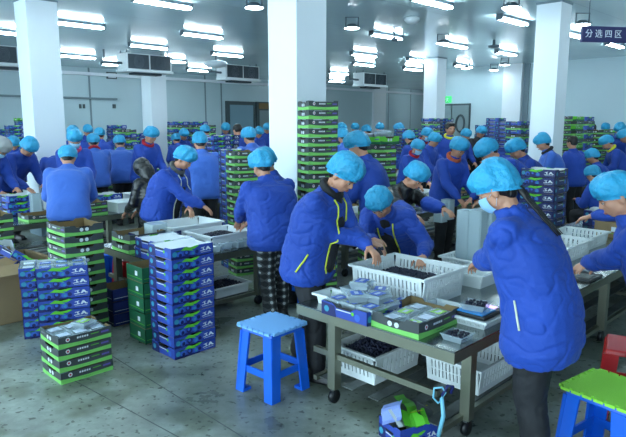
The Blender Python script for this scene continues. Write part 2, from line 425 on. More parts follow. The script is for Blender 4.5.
# ---------------------------------------------------------------- lamps
def make_fix():
    r = empty('tube_light')
    tag(r, 'x', 'ceiling light')
    m = MB(); m.box(-.50,.50,-.055,.055,-.05,0,'housing'); m.box(-.50,-.47,-.06,.06,-.10,0,'housing'); m.box(.47,.50,-.06,.06,-.10,0,'housing'); m.build('housing', r)
    for y in (-.04,.04):
        m = MB(); m.tube([(-.47,y,-.078),(.47,y,-.078)], .02, 'tube', n=8); m.build('tube', r)
    return r
FIX = Kind(make_fix)
names_row = {}
def fixture(a, b, lab, gap=.11): FIX.put(AB(a,b,CEIL), R45, label=lab, group='twin tube ceiling lights')
fixture(4.9, 10.99, 'twin tube ceiling light right of the left white column, nearer of two')
fixture(7.15, 16.17, 'twin tube ceiling light near the left wall rail, above the two sockets')
fixture(4.48, 12.95, 'twin tube ceiling light just left of the left white column')
fixture(4.98, 8.18, 'twin tube ceiling light at the top edge, left of the middle column')
fixture(9.0, 17.6, 'twin tube ceiling light low behind the left air cooler near the wall')
fixture(7.42, 12.9, 'twin tube ceiling light in front of the air cooler with left wall behind')
fixture(7.3, 10.53, 'twin tube ceiling light left of the middle column, nearest the bright globe')
fixture(9.55, 15.4, 'twin tube ceiling light between the two left air coolers')
fixture(9.75, 12.95, 'twin tube ceiling light in front of the cooler beside the middle column')
fixture(11.9, 17.4, 'twin tube ceiling light under the cooler beside the middle column')
fixture(7.8, 5.27, 'largest twin tube ceiling light at the top right of the middle column')
fixture(10.05, 7.9, 'twin tube ceiling light beside the camera dome right of the middle column')
fixture(12.35, 10.45, 'upper of two tube lights in front of the far cooler')
fixture(14.3, 12.1, 'lower of two tube lights in front of the far cooler')
fixture(16.2, 14.9, 'small far twin tube light just right of the middle column')
fixture(14.45, 10.2, 'upper of two tube lights left of the far column')
fixture(16.7, 12.0, 'lower of two tube lights left of the far column')
fixture(12.35, 7.7, 'twin tube light right of the far column, nearer one')
fixture(16.9, 10.2, 'far twin tube light above the grey double door')
fixture(10.15, 5.16, 'twin tube ceiling light left of the right white column')
fixture(14.65, 7.6, 'far twin tube light left of the right white column')
fixture(12.55, 5.08, 'twin tube ceiling light right of the right white column')
fixture(14.9, 5.04, 'far twin tube light behind the navy hanging sign')
# lamps of the same rows behind and beside the camera (they light the near floor and tables)
for a_, b_ in ((2.6,8.2),(2.6,5.3),(5.2,5.3),(5.2,2.6),(2.6,2.6),(.2,5.3),(10.1,2.6),(.2,8.2)):
    FIX.put(AB(a_,b_,CEIL), R45, label='twin tube ceiling light of the near rows over the front tables', group='twin tube lights over the front tables')

for a_, b_ in ((21,14),(24,16),(27,18),(19,17.6)):  # added lamps, mostly hidden by the far column, to brighten the back bay
    FIX.put(AB(a_,b_,CEIL), R45, label='added twin tube ceiling light brightening the back bay beyond the far column', group='added twin tube lights in the back bay')
def make_down():
    r = empty('flood_lamp'); tag(r, 'x', 'ceiling light')
    m = MB(); m.tube([(-.11,0,0),(-.11,0,-.16)], .012, 'housing'); m.tube([(.11,0,0),(.11,0,-.16)], .012, 'housing'); m.box(-.12,.12,-.015,.015,-.01,0,'housing'); m.build('bracket', r)
    m = MB(); m.lathe([(.06,-.12),(.10,-.15),(.145,-.18),(.15,-.19)], 'housing', n=16); m.build('lamp_body', r)
    m = MB(); m.lathe([(.13,-.19),(.13,-.196),(.08,-.205)], 'lampface', n=16); m.build('lamp_face', r)
    return r
DOWN = Kind(make_down)
for px, py, lab in ((352,17,'round bracket lamp right of the middle column'), (443,34,'round bracket lamp beside the far column top'), (583,13,'round bracket lamp above the navy hanging sign'),
                    (512,-6,'round lamp cut by the top edge of the picture'), (505,58,'small bright far round lamp near the right wall'), (494,64,'small round lamp farthest along the right wall'), (254,-6,'round lamp at the top edge left of the middle column'), (466,62,'tiny far round lamp beside the far column')):
    DOWN.put(at(px,py,CEIL), 0, label=lab, group='round bracket lamps')
# unlit round lamp, dome
m = MB(); m.lathe([(.03,0),(.03,-.10),(.13,-.12),(.13,-.16),(.05,-.17)], 'housing', n=16)
o = m.build('round_fan_lamp'); o.location = at(494,40,CEIL); tag(o, 'unlit dark round ceiling fitting left of the right white column', 'ceiling light')
m = MB(); m.lathe([(.10,0),(.14,-.02),(.14,-.05),(.10,-.10),(.03,-.12)], 'acwhite', n=8)
o = m.build('ceiling_dome'); o.location = at(412,17,CEIL); tag(o, 'pale eight sided ceiling dome right of the middle column', 'ceiling dome')
m = MB(); m.tube([(0,0,0),(0,0,-.1),(.03,0,-.13)], .02, 'housing'); m.tube([(-.05,0,-.14),(.08,0,-.16)], .035, 'housing')
o = m.build('security_camera'); o.location = at(394,32,CEIL); tag(o, 'small dark camera hanging from the ceiling over the tube light', 'camera')

# air coolers hung under the ceiling
def make_ac():
    r = empty('air_cooler'); tag(r, 'x', 'air cooler')
    m = MB(); m.box(0,1.25,.02,.5,-.38,-.06,'acwhite'); m.box(-.02,1.27,-.03,.52,-.42,-.37,'acwhite')
    for x in (.06,1.19): m.box(x-.015,x+.015,.08,.11,-.06,0,'housing'); m.box(x-.015,x+.015,.4,.43,-.06,0,'housing')
    m.build('casing', r, bevel=.008)
    for x0 in (.05,.65):
        m = MB(); m.box(x0,x0+.55,.0,.03,-.355,-.08,'acdark')
        for i in range(4):
            rr = .04+.03*i
            m.tube([(x0+.275+rr*math.cos(w), -.006, -.218+rr*math.sin(w)*.98) for w in [k*PI/8 for k in range(17)]], .004, 'housing', n=4, caps=False)
        m.build('fan_grille', r)
    m = MB(); m.box(.25,1.0,.1,.4,-.46,-.42,'acdark'); m.build('drip_tray', r)
    m = MB(); m.tube([(0,.25,-.25),(-.45,.25,-.25),(-.45,.25,-.02)], .025, 'housing'); m.build('pipe', r)
    return r
AC = Kind(make_ac)
for px, py, lab in ((-14,40,'air cooler at the left picture edge behind the white column'), (126,49,'air cooler right of the left white column'), (226,61,'air cooler just left of the middle white column'), (364,70,'far air cooler right of the middle white column')):
    AC.put(at(px,py,CEIL), R45, label=lab, group='ceiling air coolers', scale=(1.05,1,1.3))
# white globe/bag shaped duct bulbs beside the third cooler
m = MB(); P = at(216,64,CEIL-.35)
m.ell((0,0,0), (.30,.22,.10), 'acwhite', 16, 8); m.tube([(0,0,0),(0,0,.3)], .02, 'housing')
o = m.build('ceiling_duct'); o.location = P; tag(o, 'white rounded hood hanging left of the middle air cooler', 'duct')

# hanging navy sign with white characters
def text_mesh(s, size, mt, extr=.002):
    cu = bpy.data.curves.new('lettering', 'FONT'); cu.body = s; cu.size = size; cu.extrude = extr; cu.align_x = 'CENTER'; cu.align_y = 'CENTER'
    o = bpy.data.objects.new('tmp', cu); COL.objects.link(o)
    dg = bpy.context.evaluated_depsgraph_get(); me = bpy.data.meshes.new_from_object(o.evaluated_get(dg))
    bpy.data.objects.remove(o); me.materials.clear(); me.materials.append(M[mt]); return me
SY = 7.0
TL = atY(582,26,SY); W_ = .86; Hh = atY(582,25,SY).z-atY(582,41,SY).z
r = empty('hanging_sign', (TL.x, SY, TL.z-Hh/2), math.radians(10)); tag(r, 'navy hanging sign with four white characters at top right', 'sign')
m = MB(); m.box(0,W_,-.02,.02,-Hh/2,Hh/2,'signblue'); m.build('board', r, bevel=.004)
me = text_mesh('分 选 四 区', Hh*.55, 'signwhite'); t = link('lettering', me, r); t.location = (.265,-.024,0); t.rotation_euler = (PI/2,0,0)
for x in (.08,.78):
    m = MB(); m.tube([(x,0,Hh/2),(x,0,CEIL-(TL.z-Hh/2))], .004, 'housing', n=5); m.build('hanger', r)
# ---------------------------------------------------------------- box kinds.  local x = long side, origin = centre of the bottom
def wallp(mb, p, q, out, h, th, mt, dip=None, z0=0.0, min_=None):
    """thin wall from p to q (2D), thickness th towards the inside; dip=(t0,t1,d) lowers its top edge in the middle"""
    p = Vector(p); q = Vector(q); d = (q-p); n = Vector((-d.y, d.x)).normalized()*th
    prof = [(0,z0),(1,z0),(1,h)]
    if dip: t0,t1,dd = dip; prof += [(t1+.05,h),(t1,h-dd),(t0,h-dd),(t0-.05,h)]
    prof += [(0,h)]
    k = len(prof)
    vs = [(*(p+d*t), z) for t, z in prof]+[(*(p+d*t+n), z) for t, z in prof]
    mb.add(vs, [tuple(range(k))], mt)
    mb.add(vs, [tuple(reversed(range(k,2*k)))], min_ or mt)
    mb.add(vs, [(i,k+i,k+(i+1)%k,(i+1)%k) for i in range(k)], mt)
def face_frame(side, L, W, off=.0012):
    """returns fn(u,z) -> point on an outer face; u is 0..1 from left to right as seen from outside"""
    if side == 'front': return lambda u, z: (-L/2+u*L, -W/2-off, z)
    if side == 'back':  return lambda u, z: (L/2-u*L, W/2+off, z)
    if side == 'left':  return lambda u, z: (-L/2-off, W/2-u*W, z)
    return lambda u, z: (L/2+off, -W/2+u*W, z)
def disc(mb, fr, u, z, r, mt, asp, n=10):
    mb.quad([fr(u+r*math.cos(2*PI*k/n)/asp, z+r*math.sin(2*PI*k/n)) for k in range(n)], mt)
def poly(mb, fr, pts, mt): mb.quad([fr(u, z) for u, z in pts], mt)
GL, GW, GH = .37, .32, .085
def green_tray(L=GL, W=GW, H=GH, inner='cardin', fill=None, band='boxgreen', body='boxgrey'):
    mb = MB(); h = .004
    c = [(-L/2,-W/2),(L/2,-W/2),(L/2,W/2),(-L/2,W/2)]
    mb.box(-L/2,L/2,-W/2,W/2,0,.004,'card')
    for i in range(4):
        wallp(mb, c[i], c[(i+1)%4], None, H-.002, h, body, dip=(.30,.70,.018) if i%2 else (.18,.82,.008), min_=inner)
    if fill: mb.box(-L/2+.01,L/2-.01,-W/2+.01,W/2-.01,.01,H-.02,fill)
    for s in ('front','back','left','right'):
        asp = L if s in ('front','back') else W; fr = face_frame(s, L, W); f2 = face_frame(s, L, W, .0020)
        poly(mb, fr, [(0,.0),(1,.0),(1,.030),(.8,.027),(.5,.024),(.2,.028),(0,.036)], band)
        poly(mb, fr, [(0,H-.006),(0,H-.002),(.13,H-.002),(.13,H-.006)], 'seam')
        if s in ('front','back'):
            disc(mb, fr, .17, .055, .015, 'boxwhite', asp); disc(mb, f2, .17, .055, .008, 'boxred', asp)
            for k in range(5): poly(mb, fr, [(.34+k*.045,.048),(.34+k*.045+.032,.049),(.34+k*.045+.032,.062),(.34+k*.045,.060)], 'boxwhite')
            poly(mb, fr, [(.60,.054),(.76,.055),(.76,.060),(.60,.059)], 'boxleaf')
            poly(mb, fr, [(.80,.046),(.95,.047),(.95,.060),(.80,.059)], 'boxpurple')
            poly(mb, fr, [(.42,.010),(.60,.010),(.60,.014),(.42,.014)], 'boxdgreen')
        else:
            disc(mb, fr, .42, .045, .016, 'boxwhite', asp); disc(mb, fr, .56, .045, .016, 'boxwhite', asp)
            poly(mb, fr, [(.36,.072),(.64,.072),(.61,.060),(.39,.060)], 'black_plastic')
    return mb
def blue_box(L=.37, W=.32, H=.085, body='boxblue', top=None):
    mb = MB(); h = .004; c = [(-L/2,-W/2),(L/2,-W/2),(L/2,W/2),(-L/2,W/2)]
    mb.box(-L/2,L/2,-W/2,W/2,0,.004,'card')
    for i in range(4): wallp(mb, c[i], c[(i+1)%4], None, H-.002, h, body, dip=(.42,.60,.010) if i%2 == 0 else (.30,.70,.012), min_='boxwhite')
    if top: mb.box(-L/2+.006,L/2-.006,-W/2+.006,W/2-.006,.01,H-.012,top)
    rnd = random.Random(3)
    for s in ('front','back','left','right'):
        asp = L if s in ('front','back') else W; fr = face_frame(s, L, W); f2 = face_frame(s, L, W, .0018); f3 = face_frame(s, L, W, .0024)
        if s in ('front','back'):
            poly(mb, fr, [(.0,.0),(.62,.0),(.60,.012),(.0,.02)], 'boxberry2')
            disc(mb, fr, .08, .038, .020, 'boxteal', asp); disc(mb, fr, .20, .030, .026, 'boxberry', asp); disc(mb, f2, .21, .026, .014, 'boxberry2', asp)
            disc(mb, fr, .36, .036, .024, 'boxberry2', asp); disc(mb, f2, .35, .040, .012, 'boxberry', asp); disc(mb, fr, .50, .028, .022, 'boxberry', asp); disc(mb, f2, .51, .026, .010, 'boxteal', asp)
            disc(mb, fr, .60, .034, .016, 'boxberry2', asp)
            poly(mb, f3, [(.22,.060),(.32,.083),(.44,.074),(.60,.083),(.66,.078),(.54,.058),(.46,.062),(.52,.046),(.36,.056)], 'boxleaf')
            poly(mb, f3, [(.08,.060),(.16,.066),(.24,.058),(.15,.052)], 'boxdgreen')
            # the white hand-drawn style two part logo
            poly(mb, f3, [(.70,.056),(.79,.062),(.79,.057),(.765,.055),(.775,.040),(.80,.041),(.80,.035),(.68,.030),(.68,.035),(.75,.038),(.74,.054),(.70,.051)], 'boxwhite')
            poly(mb, f3, [(.81,.034),(.85,.060),(.88,.062),(.93,.040),(.95,.040),(.95,.034),(.90,.034),(.89,.042),(.86,.041),(.85,.034)], 'boxwhite')
            poly(mb, f3, [(.70,.020),(.94,.022),(.94,.025),(.70,.023)], 'boxwhite')
        else:
            poly(mb, fr, [(0,0),(.34,0),(.30,.07),(0,.078)], 'boxberry2')
            disc(mb, f2, .12, .04, .020, 'boxteal', asp); disc(mb, f2, .80, .035, .022, 'boxberry', asp); disc(mb, f2, .70, .05, .012, 'boxleaf', asp)
            poly(mb, fr, [(.30,.074),(.70,.074),(.66,.060),(.34,.060)], 'black_plastic')
            poly(mb, f2, [(.34,.055),(.66,.055),(.66,.049),(.34,.049)], 'boxwhite')
    return mb
def plain_box(L, W, H, body, inner='cardin', band=None):
    mb = MB(); c = [(-L/2,-W/2),(L/2,-W/2),(L/2,W/2),(-L/2,W/2)]
    mb.box(-L/2,L/2,-W/2,W/2,0,.005,'card')
    for i in range(4): wallp(mb, c[i], c[(i+1)%4], None, H-.002, .006, body, min_=inner)
    for s in ('front','back','left','right'):
        asp = L if s in ('front','back') else W; fr = face_frame(s, L, W)
        poly(mb, fr, [(.04,H*.25),(.96,H*.25),(.96,H*.28),(.04,H*.28)], 'boxwhite' if body == 'boxblue2' else 'boxleaf')
        poly(mb, fr, [(.55,H*.4),(.70,H*.4),(.70,H*.7),(.55,H*.7)], 'boxpurple' if body == 'boxblue2' else 'boxwhite')
        if body == 'boxblue2': poly(mb, fr, [(.40,H*.85),(.60,H*.85),(.60,H*.72),(.40,H*.72)], 'black_plastic')
    return mb
def kind_of(name, mbf, cat):
    me = [None]
    def fn():
        o = mbf().build(name); tag(o, 'x', cat); return o
    return Kind(fn)
GREEN = kind_of('produce_tray', green_tray, 'tray')
GREENW = kind_of('produce_tray', lambda: green_tray(fill='cardin'), 'tray')
BLUE = kind_of('berry_box', blue_box, 'box')
BLUEW = kind_of('berry_box', lambda: blue_box(top='boxwhite'), 'box')
NAVY = kind_of('berry_box', lambda: blue_box(body='boxblue2'), 'box')
DGREEN = kind_of('carton', lambda: plain_box(.34,.26,.125,'boxdgreen'), 'box')
DBLUE = kind_of('carton', lambda: plain_box(.34,.26,.111,'boxblue2'), 'box')
PALEG = kind_of('produce_tray', lambda: green_tray(body='boxleaf', band='boxdgreen'), 'tray')
def stack(kinds, a, b, n, pitch, rz, where, group, z0=0.0, jit=.004, topkind=None, sc=None):
    """n boxes one on another; label tells the position counted from the top"""
    for k in range(n):
        kd = kinds[k % len(kinds)]
        if topkind and k == n-1: kd = topkind
        noun = 'box' if kd in (BLUE,BLUEW,NAVY,DBLUE,DGREEN) else 'tray'
        kd.put(AB(a+random.uniform(-jit,jit), b+random.uniform(-jit,jit), z0+k*pitch), rz+random.uniform(-.012,.012),
               label='%s %s of %s' % (ORD[n-1-k], noun, where), group=group, scale=sc)
R_A = R45            # long side runs along a
R_B = R45+PI/2       # long side runs along b
# front-left charcoal/green stack of four, punnets in its top tray
stack([GREEN], 1.46+.185, 3.87+.16, 4, .083, R_A, 'the low charcoal and green front left stack', 'trays in the low front left stack')
# blue stacks behind it
_r = math.radians(24)
def corner_stack(px, py, Y, z, kinds, n, where, group, rz=_r, L=.37, W=.32, **k):
    P = atY(px, py, Y); c = Vector((P.x, Y, 0))+Matrix.Rotation(rz,3,'Z') @ Vector((L/2, W/2, 0)); a_, b_ = ab(c); stack(kinds, a_, b_, n, .085, rz, where, group, **k); return a_, b_
SA = corner_stack(36, 280, 4.28, 0, [BLUE], 8, 'the blue berry stack behind the low green one', 'boxes in the front blue stack')
SB = corner_stack(20, 285, 4.62, 0, [BLUE], 7, 'the blue stack at the far left, behind the first', 'boxes in the rear blue stack')
# tall green stack left, short faces to the right
stack([GREEN], 1.93+.16-.065, 4.58+.20+.065, 11, .0855, R_B, 'the waist high green tray stack beside the brown carton', 'trays in the waist high green stack')
# main blue stack
stack([BLUE], 2.23+.185, 3.68+.17, 10, .085, R_A, 'the ten high blue berry stack in mid floor', 'boxes in the ten high blue stack', topkind=BLUEW)
# deep green cartons and dark blue cartons behind
stack([DGREEN], 2.24+.17, 4.12+.14, 5, .126, R_A, 'the deep green carton stack behind the blue stack', 'deep green cartons')
stack([DBLUE], 2.36+.06, 4.60+.22, 3, .112, R_A, 'the dark blue carton pile under the table end', 'dark blue cartons')
# two tall green stacks right of the middle column
stack([GREEN], 3.92+.17, 3.86+.17, 23, .0853, math.radians(25), 'the tall green stack touching the middle white column', 'trays in the tall stack by the column', sc=(.82,.82,1))
a_, b_ = ab(atY(380,150,6.1))
stack([GREEN], a_+.17, b_+.17, 18, .0853, math.radians(25), 'the second tall green stack, right of the column', 'trays in the second tall stack', sc=(.82,.82,1))
PALEG.put(AB(a_+.17, b_+.19, 18*.0853), R_B, label='light green tray heaped with white packs on the second tall stack', group='light green tray')
PT2 = (a_+.17, b_+.19, 18*.0853)
# stacks right of the middle, floor standing, near the right hand people
a_, b_ = ab(atY(553,175,6.0)); 
stack([NAVY], a_+.19, b_+.17, 15, .0855, R_B, 'the navy stack between the right hand workers', 'boxes in the navy stack')
# left-middle stacks behind table
corner_stack(235, 170, 6.65, 0, [GREEN], 17, 'the green stack behind the worker in plaid trousers', 'trays in the green stack by the plaid worker', rz=math.radians(32), L=.28, W=.24, sc=(.76,.76,1))
corner_stack(227, 170, 7.0, 0, [BLUE], 17, 'the blue stack left of the worker in plaid trousers', 'boxes in the blue stack by the plaid worker', rz=math.radians(32), L=.28, W=.24, sc=(.76,.76,1))
# left edge green stack
a_, b_ = ab(atY(12,208,5.9)); stack([GREEN], a_-.16, b_+.19, 10, .0853, R_B, 'the green stack at the left picture edge', 'trays in the left edge stack')
# far stacks
far = [(15,123,13.0,[BLUE,NAVY],'far blue stack beside the left picture edge'), (24,117,14.2,[PALEG,BLUE],'mixed stack left of the left column'), (4,127,12.6,[BLUE],'leftmost far blue stack'),
       (116,123,13.6,[BLUE,NAVY],'far stack right of the left column'), (125,129,12.5,[GREEN,BLUE],'far mixed stack near the second column'), (134,130,13.6,[BLUE],'far blue stack left of the second column'),
       (177,121,14.0,[BLUE,GREEN],'first stack of the far wide row'), (187,122,14.3,[NAVY,BLUE],'second stack of the far wide row'), (197,121,14.8,[BLUE,GREEN],'third stack of the far wide row'), (207,122,15.3,[GREEN,NAVY],'fourth stack of the far wide row'),
       (217,131,10.5,[BLUE,NAVY],'stack behind the far pale blue backs'), (226,133,11.0,[NAVY,BLUE],'darker stack left of centre'),
       (431,116,15.0,[BLUE,GREEN],'far stack in front of the far column'), (444.5,116,15.5,[NAVY],'far navy stack beside the grey double door'),
       (484,122,15.0,[BLUE,NAVY],'far blue stack right of the grey double door'), (496,116,14.6,[BLUE],'tall far stack before the right column'),
       (507,121,12.6,[BLUE],'blue stack before the right column'), (518,119,12.0,[BLUE,GREEN],'mixed stack at the right column'),
       (559,114,10.6,[GREEN],'green stack right of the right column'), (572,115,10.8,[GREEN,PALEG],'second green stack right of the right column'), (583,115,11.6,[BLUE,GREEN],'blue stack right of the two green stacks'),
       (598,129,12.0,[GREEN],'low green stack at the far right'), (614,127,13.0,[PALEG,BLUE],'low pale stack at the far right'), (404,128,13.5,[NAVY],'far navy stack left of the far column'), (340,133,13.0,[GREEN,BLUE],'far low stack right of centre'), (412,128,14.3,[NAVY,BLUE],'dark far stack left of the far column')]
AISLES = (3.48, 6.28, 9.08, 11.85, 14.6, 17.6)
V_ = Vector
OBST = [(-4.4,9.4),(-.17,6.35),(3.83,9.6),(-4.66,17.4),(3.57,17.4),(-.05,5.6),(.75,6.3),(2.45,6.2),(-.85,7.0),(-.6,7.2)]
ROWS = [(2.53,9.6,1.51,2.68),(2.47,3.62,4.25,5.40),(4.9,9.9,4.35,5.45),(2.2,9.5,7.10,8.25),(3.0,13.0,9.9,11.0),(4.0,13.0,12.7,13.8),(10.4,15.0,7.4,8.4),(8.6,14.0,-.1,1.0)]
def free(px, py, Y, off, rad, mg, lo=0.0):
    for k_i in range(0, 70):
        Yk = Y*(1+(.010*((k_i+1)//2))*(1 if k_i % 2 else -1)); 
        if Yk < Y*lo: continue
        Pk = atY(px, py, Yk); o_, sc_ = off(Pk); x, y = Pk.x-o_[0], Pk.y-o_[1]; ra, rb = ab((x,y))
        if any(a0-mg < ra < a1+mg and b0-mg < rb < b1+mg for a0,a1,b0,b1 in ROWS): continue
        if ra > 17.75 or rb > 19.4: continue
        if min((math.hypot(x-q[0], y-q[1]) for q in OBST), default=9) < rad: continue
        return (x, y, Pk.z, sc_)
    return None
for px, py, Y, kk, lab in far:
    sp_ = free(px, py, Y*1.02, lambda q: ((0,0),1), .48, .24, lo=.97)
    if sp_ is None: print('NOSTACK', lab); continue
    a_, b_ = ab(sp_); P = V_(sp_[:3])
    n = max(7, min(23, int(P.z/.0855))); top = 7 if px != 559 and px != 572 else 12
    top = min(top, n); rz = R_A; z0 = (n-top)*.0855
    stack(kk, a_, b_, top, .0855, rz, 'the '+lab, 'boxes in the '+lab, z0=z0, jit=.012)
    OBST.append(tuple(AB(a_,b_)[:2])); hidden = MB()
    for i in range(n-top):
        hidden.cbox((*AB(a_,b_)[:2], i*.0855+.018), (.34,.30,.034), 'boxgreen' if GREEN in kk else 'boxberry', rz); hidden.cbox((*AB(a_,b_)[:2], i*.0855+.060), (.36,.32,.048), 'boxgrey' if kk[0] is GREEN else 'boxblue', rz)
    if n > top: tag(hidden.build('stacked_boxes'), ('lower boxes under the '+lab), 'boxes', kind='stuff')

# ---------------------------------------------------------------- work tables (rows run along a)
TH = .60
def make_table(a0, a1, b0, b1, label, legs=None, z=TH, front=True):
    r = empty('work_table', AB(a0, b0, 0), R45); tag(r, label, 'table')
    L, W = a1-a0, b1-b0
    m = MB(); m.box(0,L,0,W,z-.008,z,'steel'); m.build('tabletop', r)
    m = MB()
    m.box(0,.02,0,W,z-.068,z-.009,'steel2'); m.box(L-.02,L,0,W,z-.068,z-.009,'steel2'); m.box(0.02,L-.02,0,.02,z-.068,z-.009,'steel2'); m.box(.02,L-.02,W-.02,W,z-.068,z-.009,'steel2')
    m.build('apron', r)
    nl = max(2, int(round(L/1.25))+1)
    for i in range(nl):
        x = .05+(L-.1)*i/(nl-1)
        for y in (.08, W-.29 if i == 0 else W-.10):
            x = .05+(L-.1)*i/(nl-1)+(.24 if (i == 0 and y == .08 and L > 6 and a0 < 2.56 and b0 < 2) else 0)
            m = MB(); m.box(x-.03,x+.03,y-.03,y+.03,.10,z-.009,'steel2'); lg = m.build('leg', r)
            m = MB(); m.box(x-.02,x+.02,y-.012,y+.012,.075,.105,'darksteel'); m.tube([(x,y-.013,.045),(x,y+.013,.045)], .044, 'black_plastic', n=14); m.build('caster', lg)
        x = .05+(L-.1)*i/(nl-1); m = MB(); m.box(x-.015,x+.015,.12,W-.12,.30 if i == 0 else .10,.335 if i == 0 else .13,'steel2'); m.build('cross_rail', r)
    for y in (.10, W-.12):
        m = MB(); m.box(.05,L-.05,y-.015,y+.015,.10,.13,'steel2'); m.build('long_rail', r)
    m = MB(); n = 5
    for i in range(n):
        y = .16+(W-.36)*i/(n-1); m.box(.05,L-.05,y-.04,y+.04,.130,.136,'darksteel')
    m.build('shelf_slats', r); return r
rows = [(2.53,9.6,1.51,2.68,'long steel work table in front, with caster legs and blue ribbon'),
        (2.47,3.62,4.25,5.40,'steel work table behind the blue stack with crates on top'),
        (4.9,9.9,4.35,5.45,'long steel work table behind the tall green stacks'),
        (2.2,9.5,7.10,8.25,'long steel work table between the two left rows of workers'),
        (3.0,13.0,9.9,11.0,'long steel work table, third row back on the left'),
        (4.0,13.0,12.7,13.8,'long steel work table farthest back on the left'),
        (10.4,15.0,7.4,8.4,'far steel work table right of the middle column'),
        (8.6,14.0,-.1,1.0,'steel work table at the far right behind the seated workers')]
for t in rows: make_table(*t)

# ---------------------------------------------------------------- white perforated crate
def make_crate(name, L, W, H, mt, label, th=.008, fill=None, cat='crate', n=9, holes=True):
    r = empty(name); tag(r, label, cat)
    t = .02
    m = MB(); m.box(-L/2+t,L/2-t,-W/2+t,W/2-t,0,.006,mt); 
    # slatted walls: posts with gaps between two bands
    def wall(p, q, n):
        p = Vector(p); q = Vector(q); d = (q-p); nrm = Vector((d.y,-d.x,0)).normalized()
        def piece(t0, t1, z0, z1):
            o0 = nrm*(t*z0/H); o1 = nrm*(t*z1/H)
            A0 = p+d*t0+o0; B0 = p+d*t1+o0; A1 = p+d*t0+o1; B1 = p+d*t1+o1; inn = -nrm*th
            vs = [A0,B0,B1,A1]; vs = [Vector((v.x,v.y,zz)) for v, zz in zip(vs,(z0,z0,z1,z1))]; vs += [v+inn for v in vs]
            m.add(vs, [(0,1,2,3),(7,6,5,4),(0,4,5,1),(1,5,6,2),(2,6,7,3),(3,7,4,0)], mt)
        if not holes: piece(0,1,0,H); return
        for z0, z1 in ((0,.22*H),(.50*H,.56*H),(.84*H,H)): piece(0,1,z0,z1)
        for i in range(n+1):
            c = i/n; w = .34/n
            if i in (0,n): w = 1.0/n
            for z0, z1 in ((.22*H,.50*H),(.56*H,.84*H)): piece(max(0,c-w), min(1,c+w), z0, z1)
    x, y = L/2-t, W/2-t
    wall((-x,-y,0),(x,-y,0),n); wall((x,-y,0),(x,y,0),n); wall((x,y,0),(-x,y,0),n); wall((-x,y,0),(-x,-y,0),n)
    m.build('body', r)
    m = MB(); e = .012
    for (x0,x1,y0,y1) in ((-L/2-e,L/2+e,-W/2-e,-W/2+.006),(-L/2-e,L/2+e,W/2-.006,W/2+e),(-L/2-e,-L/2+.006,-W/2+.006,W/2-.006),(L/2-.006,L/2+e,-W/2+.006,W/2-.006)): m.box(x0,x1,y0,y1,H-.016,H,mt)
    m.build('rim', r, bevel=.003)
    return r
def make_berries(name, L, W, z, label, dens=1.0, parent=None, seed=1, r=.009, heap=.02, mx=1600):
    rnd = random.Random(seed); mb = MB()
    n = min(mx, int(L*W/(2*r)**2*1.7*dens))
    ico = [(0,0,1),(.894,0,.447),(.276,.851,.447),(-.724,.526,.447),(-.724,-.526,.447),(.276,-.851,.447),(.724,.526,-.447),(-.276,.851,-.447),(-.894,0,-.447),(-.276,-.851,-.447),(.724,-.526,-.447),(0,0,-1)]
    icf = [(0,1,2),(0,2,3),(0,3,4),(0,4,5),(0,5,1),(1,6,2),(2,7,3),(3,8,4),(4,9,5),(5,10,1),(6,7,2),(7,8,3),(8,9,4),(9,10,5),(10,6,1),(11,7,6),(11,8,7),(11,9,8),(11,10,9),(11,6,10)]
    for i in range(n):
        x = rnd.uniform(-L/2,L/2); y = rnd.uniform(-W/2,W/2)
        zz = z+heap*(1-(2*x/L)**2)*(1-(2*y/W)**2)+rnd.uniform(0,.010); rr = r*rnd.uniform(.8,1.15)
        mb.add([(x+v[0]*rr,y+v[1]*rr,zz+v[2]*rr) for v in ico], icf, 'berry', True)
    mb.box(-L/2,L/2,-W/2,W/2,z-.02,z-.002,'berry')
    o = mb.build(name, parent); tag(o, label, 'blueberries', kind='stuff'); return o
cr = make_crate('produce_crate', .50, .60, .20, 'crate', 'big white slotted crate of blueberries on the front table', n=18)
cr.location = AB(3.22, 2.31, TH); cr.rotation_euler = (0,0,R45)
o = make_berries('blueberries', .43, .53, .10, 'loose dark blueberries inside the big white slotted crate', seed=2); o.location = AB(3.22,2.31,TH); o.rotation_euler = (0,0,R45)

# ---------------------------------------------------------------- clamshell punnets
def make_punnet(lab='label_blue', berries=True):
    def fn():
        r = empty('berry_punnet'); tag(r, 'x', 'punnet')
        m = MB(); s0, s1, h = .05, .062, .035; th = .002
        for k in range(4):
            c, s = math.cos(k*PI/2), math.sin(k*PI/2)
            f = lambda x, y, z: (x*c-y*s, x*s+y*c, z)
            m.add([f(-s0,-s0,0),f(s0,-s0,0),f(s1,-s1,h),f(-s1,-s1,h)], [(0,1,2,3)], 'clam')
            m.add([f(-s1-.006,-s1-.006,h),f(s1+.006,-s1-.006,h),f(s1,-s1,h+.003),f(-s1,-s1,h+.003)], [(0,1,2,3)], 'clam')
        m.quad([(-s0,-s0,.001),(s0,-s0,.001),(s0,s0,.001),(-s0,s0,.001)], 'clam'); m.build('tub', r)
        if lab:
            m = MB(); m.frus((0,0,h+.003),(.124,.124),(0,0,h+.012),(.11,.11),'clam'); m.build('lid', r)
            m = MB(); m.box(-.04,.04,-.034,.034,h+.0125,h+.0135,lab); m.box(-.025,.025,-.012,.012,h+.0136,h+.014,'label_white'); m.build('paper_label', r)
        if berries:
            m = MB(); rnd = random.Random(5)
            for i in range(46): m.ell((rnd.uniform(-.045,.045),rnd.uniform(-.045,.045),rnd.uniform(.010,.036)), (.009,.009,.008), 'berry', 6, 4)
            b = m.build('berry_filling', r); b['kind'] = 'stuff'
        return r
    return Kind(fn)
PB, PG, PO = make_punnet('label_blue'), make_punnet('label_green'), make_punnet(None)
PE = make_punnet(None, False); PW = make_punnet('label_white')
def on(ta, tb, z=TH): return AB(ta, tb, z)
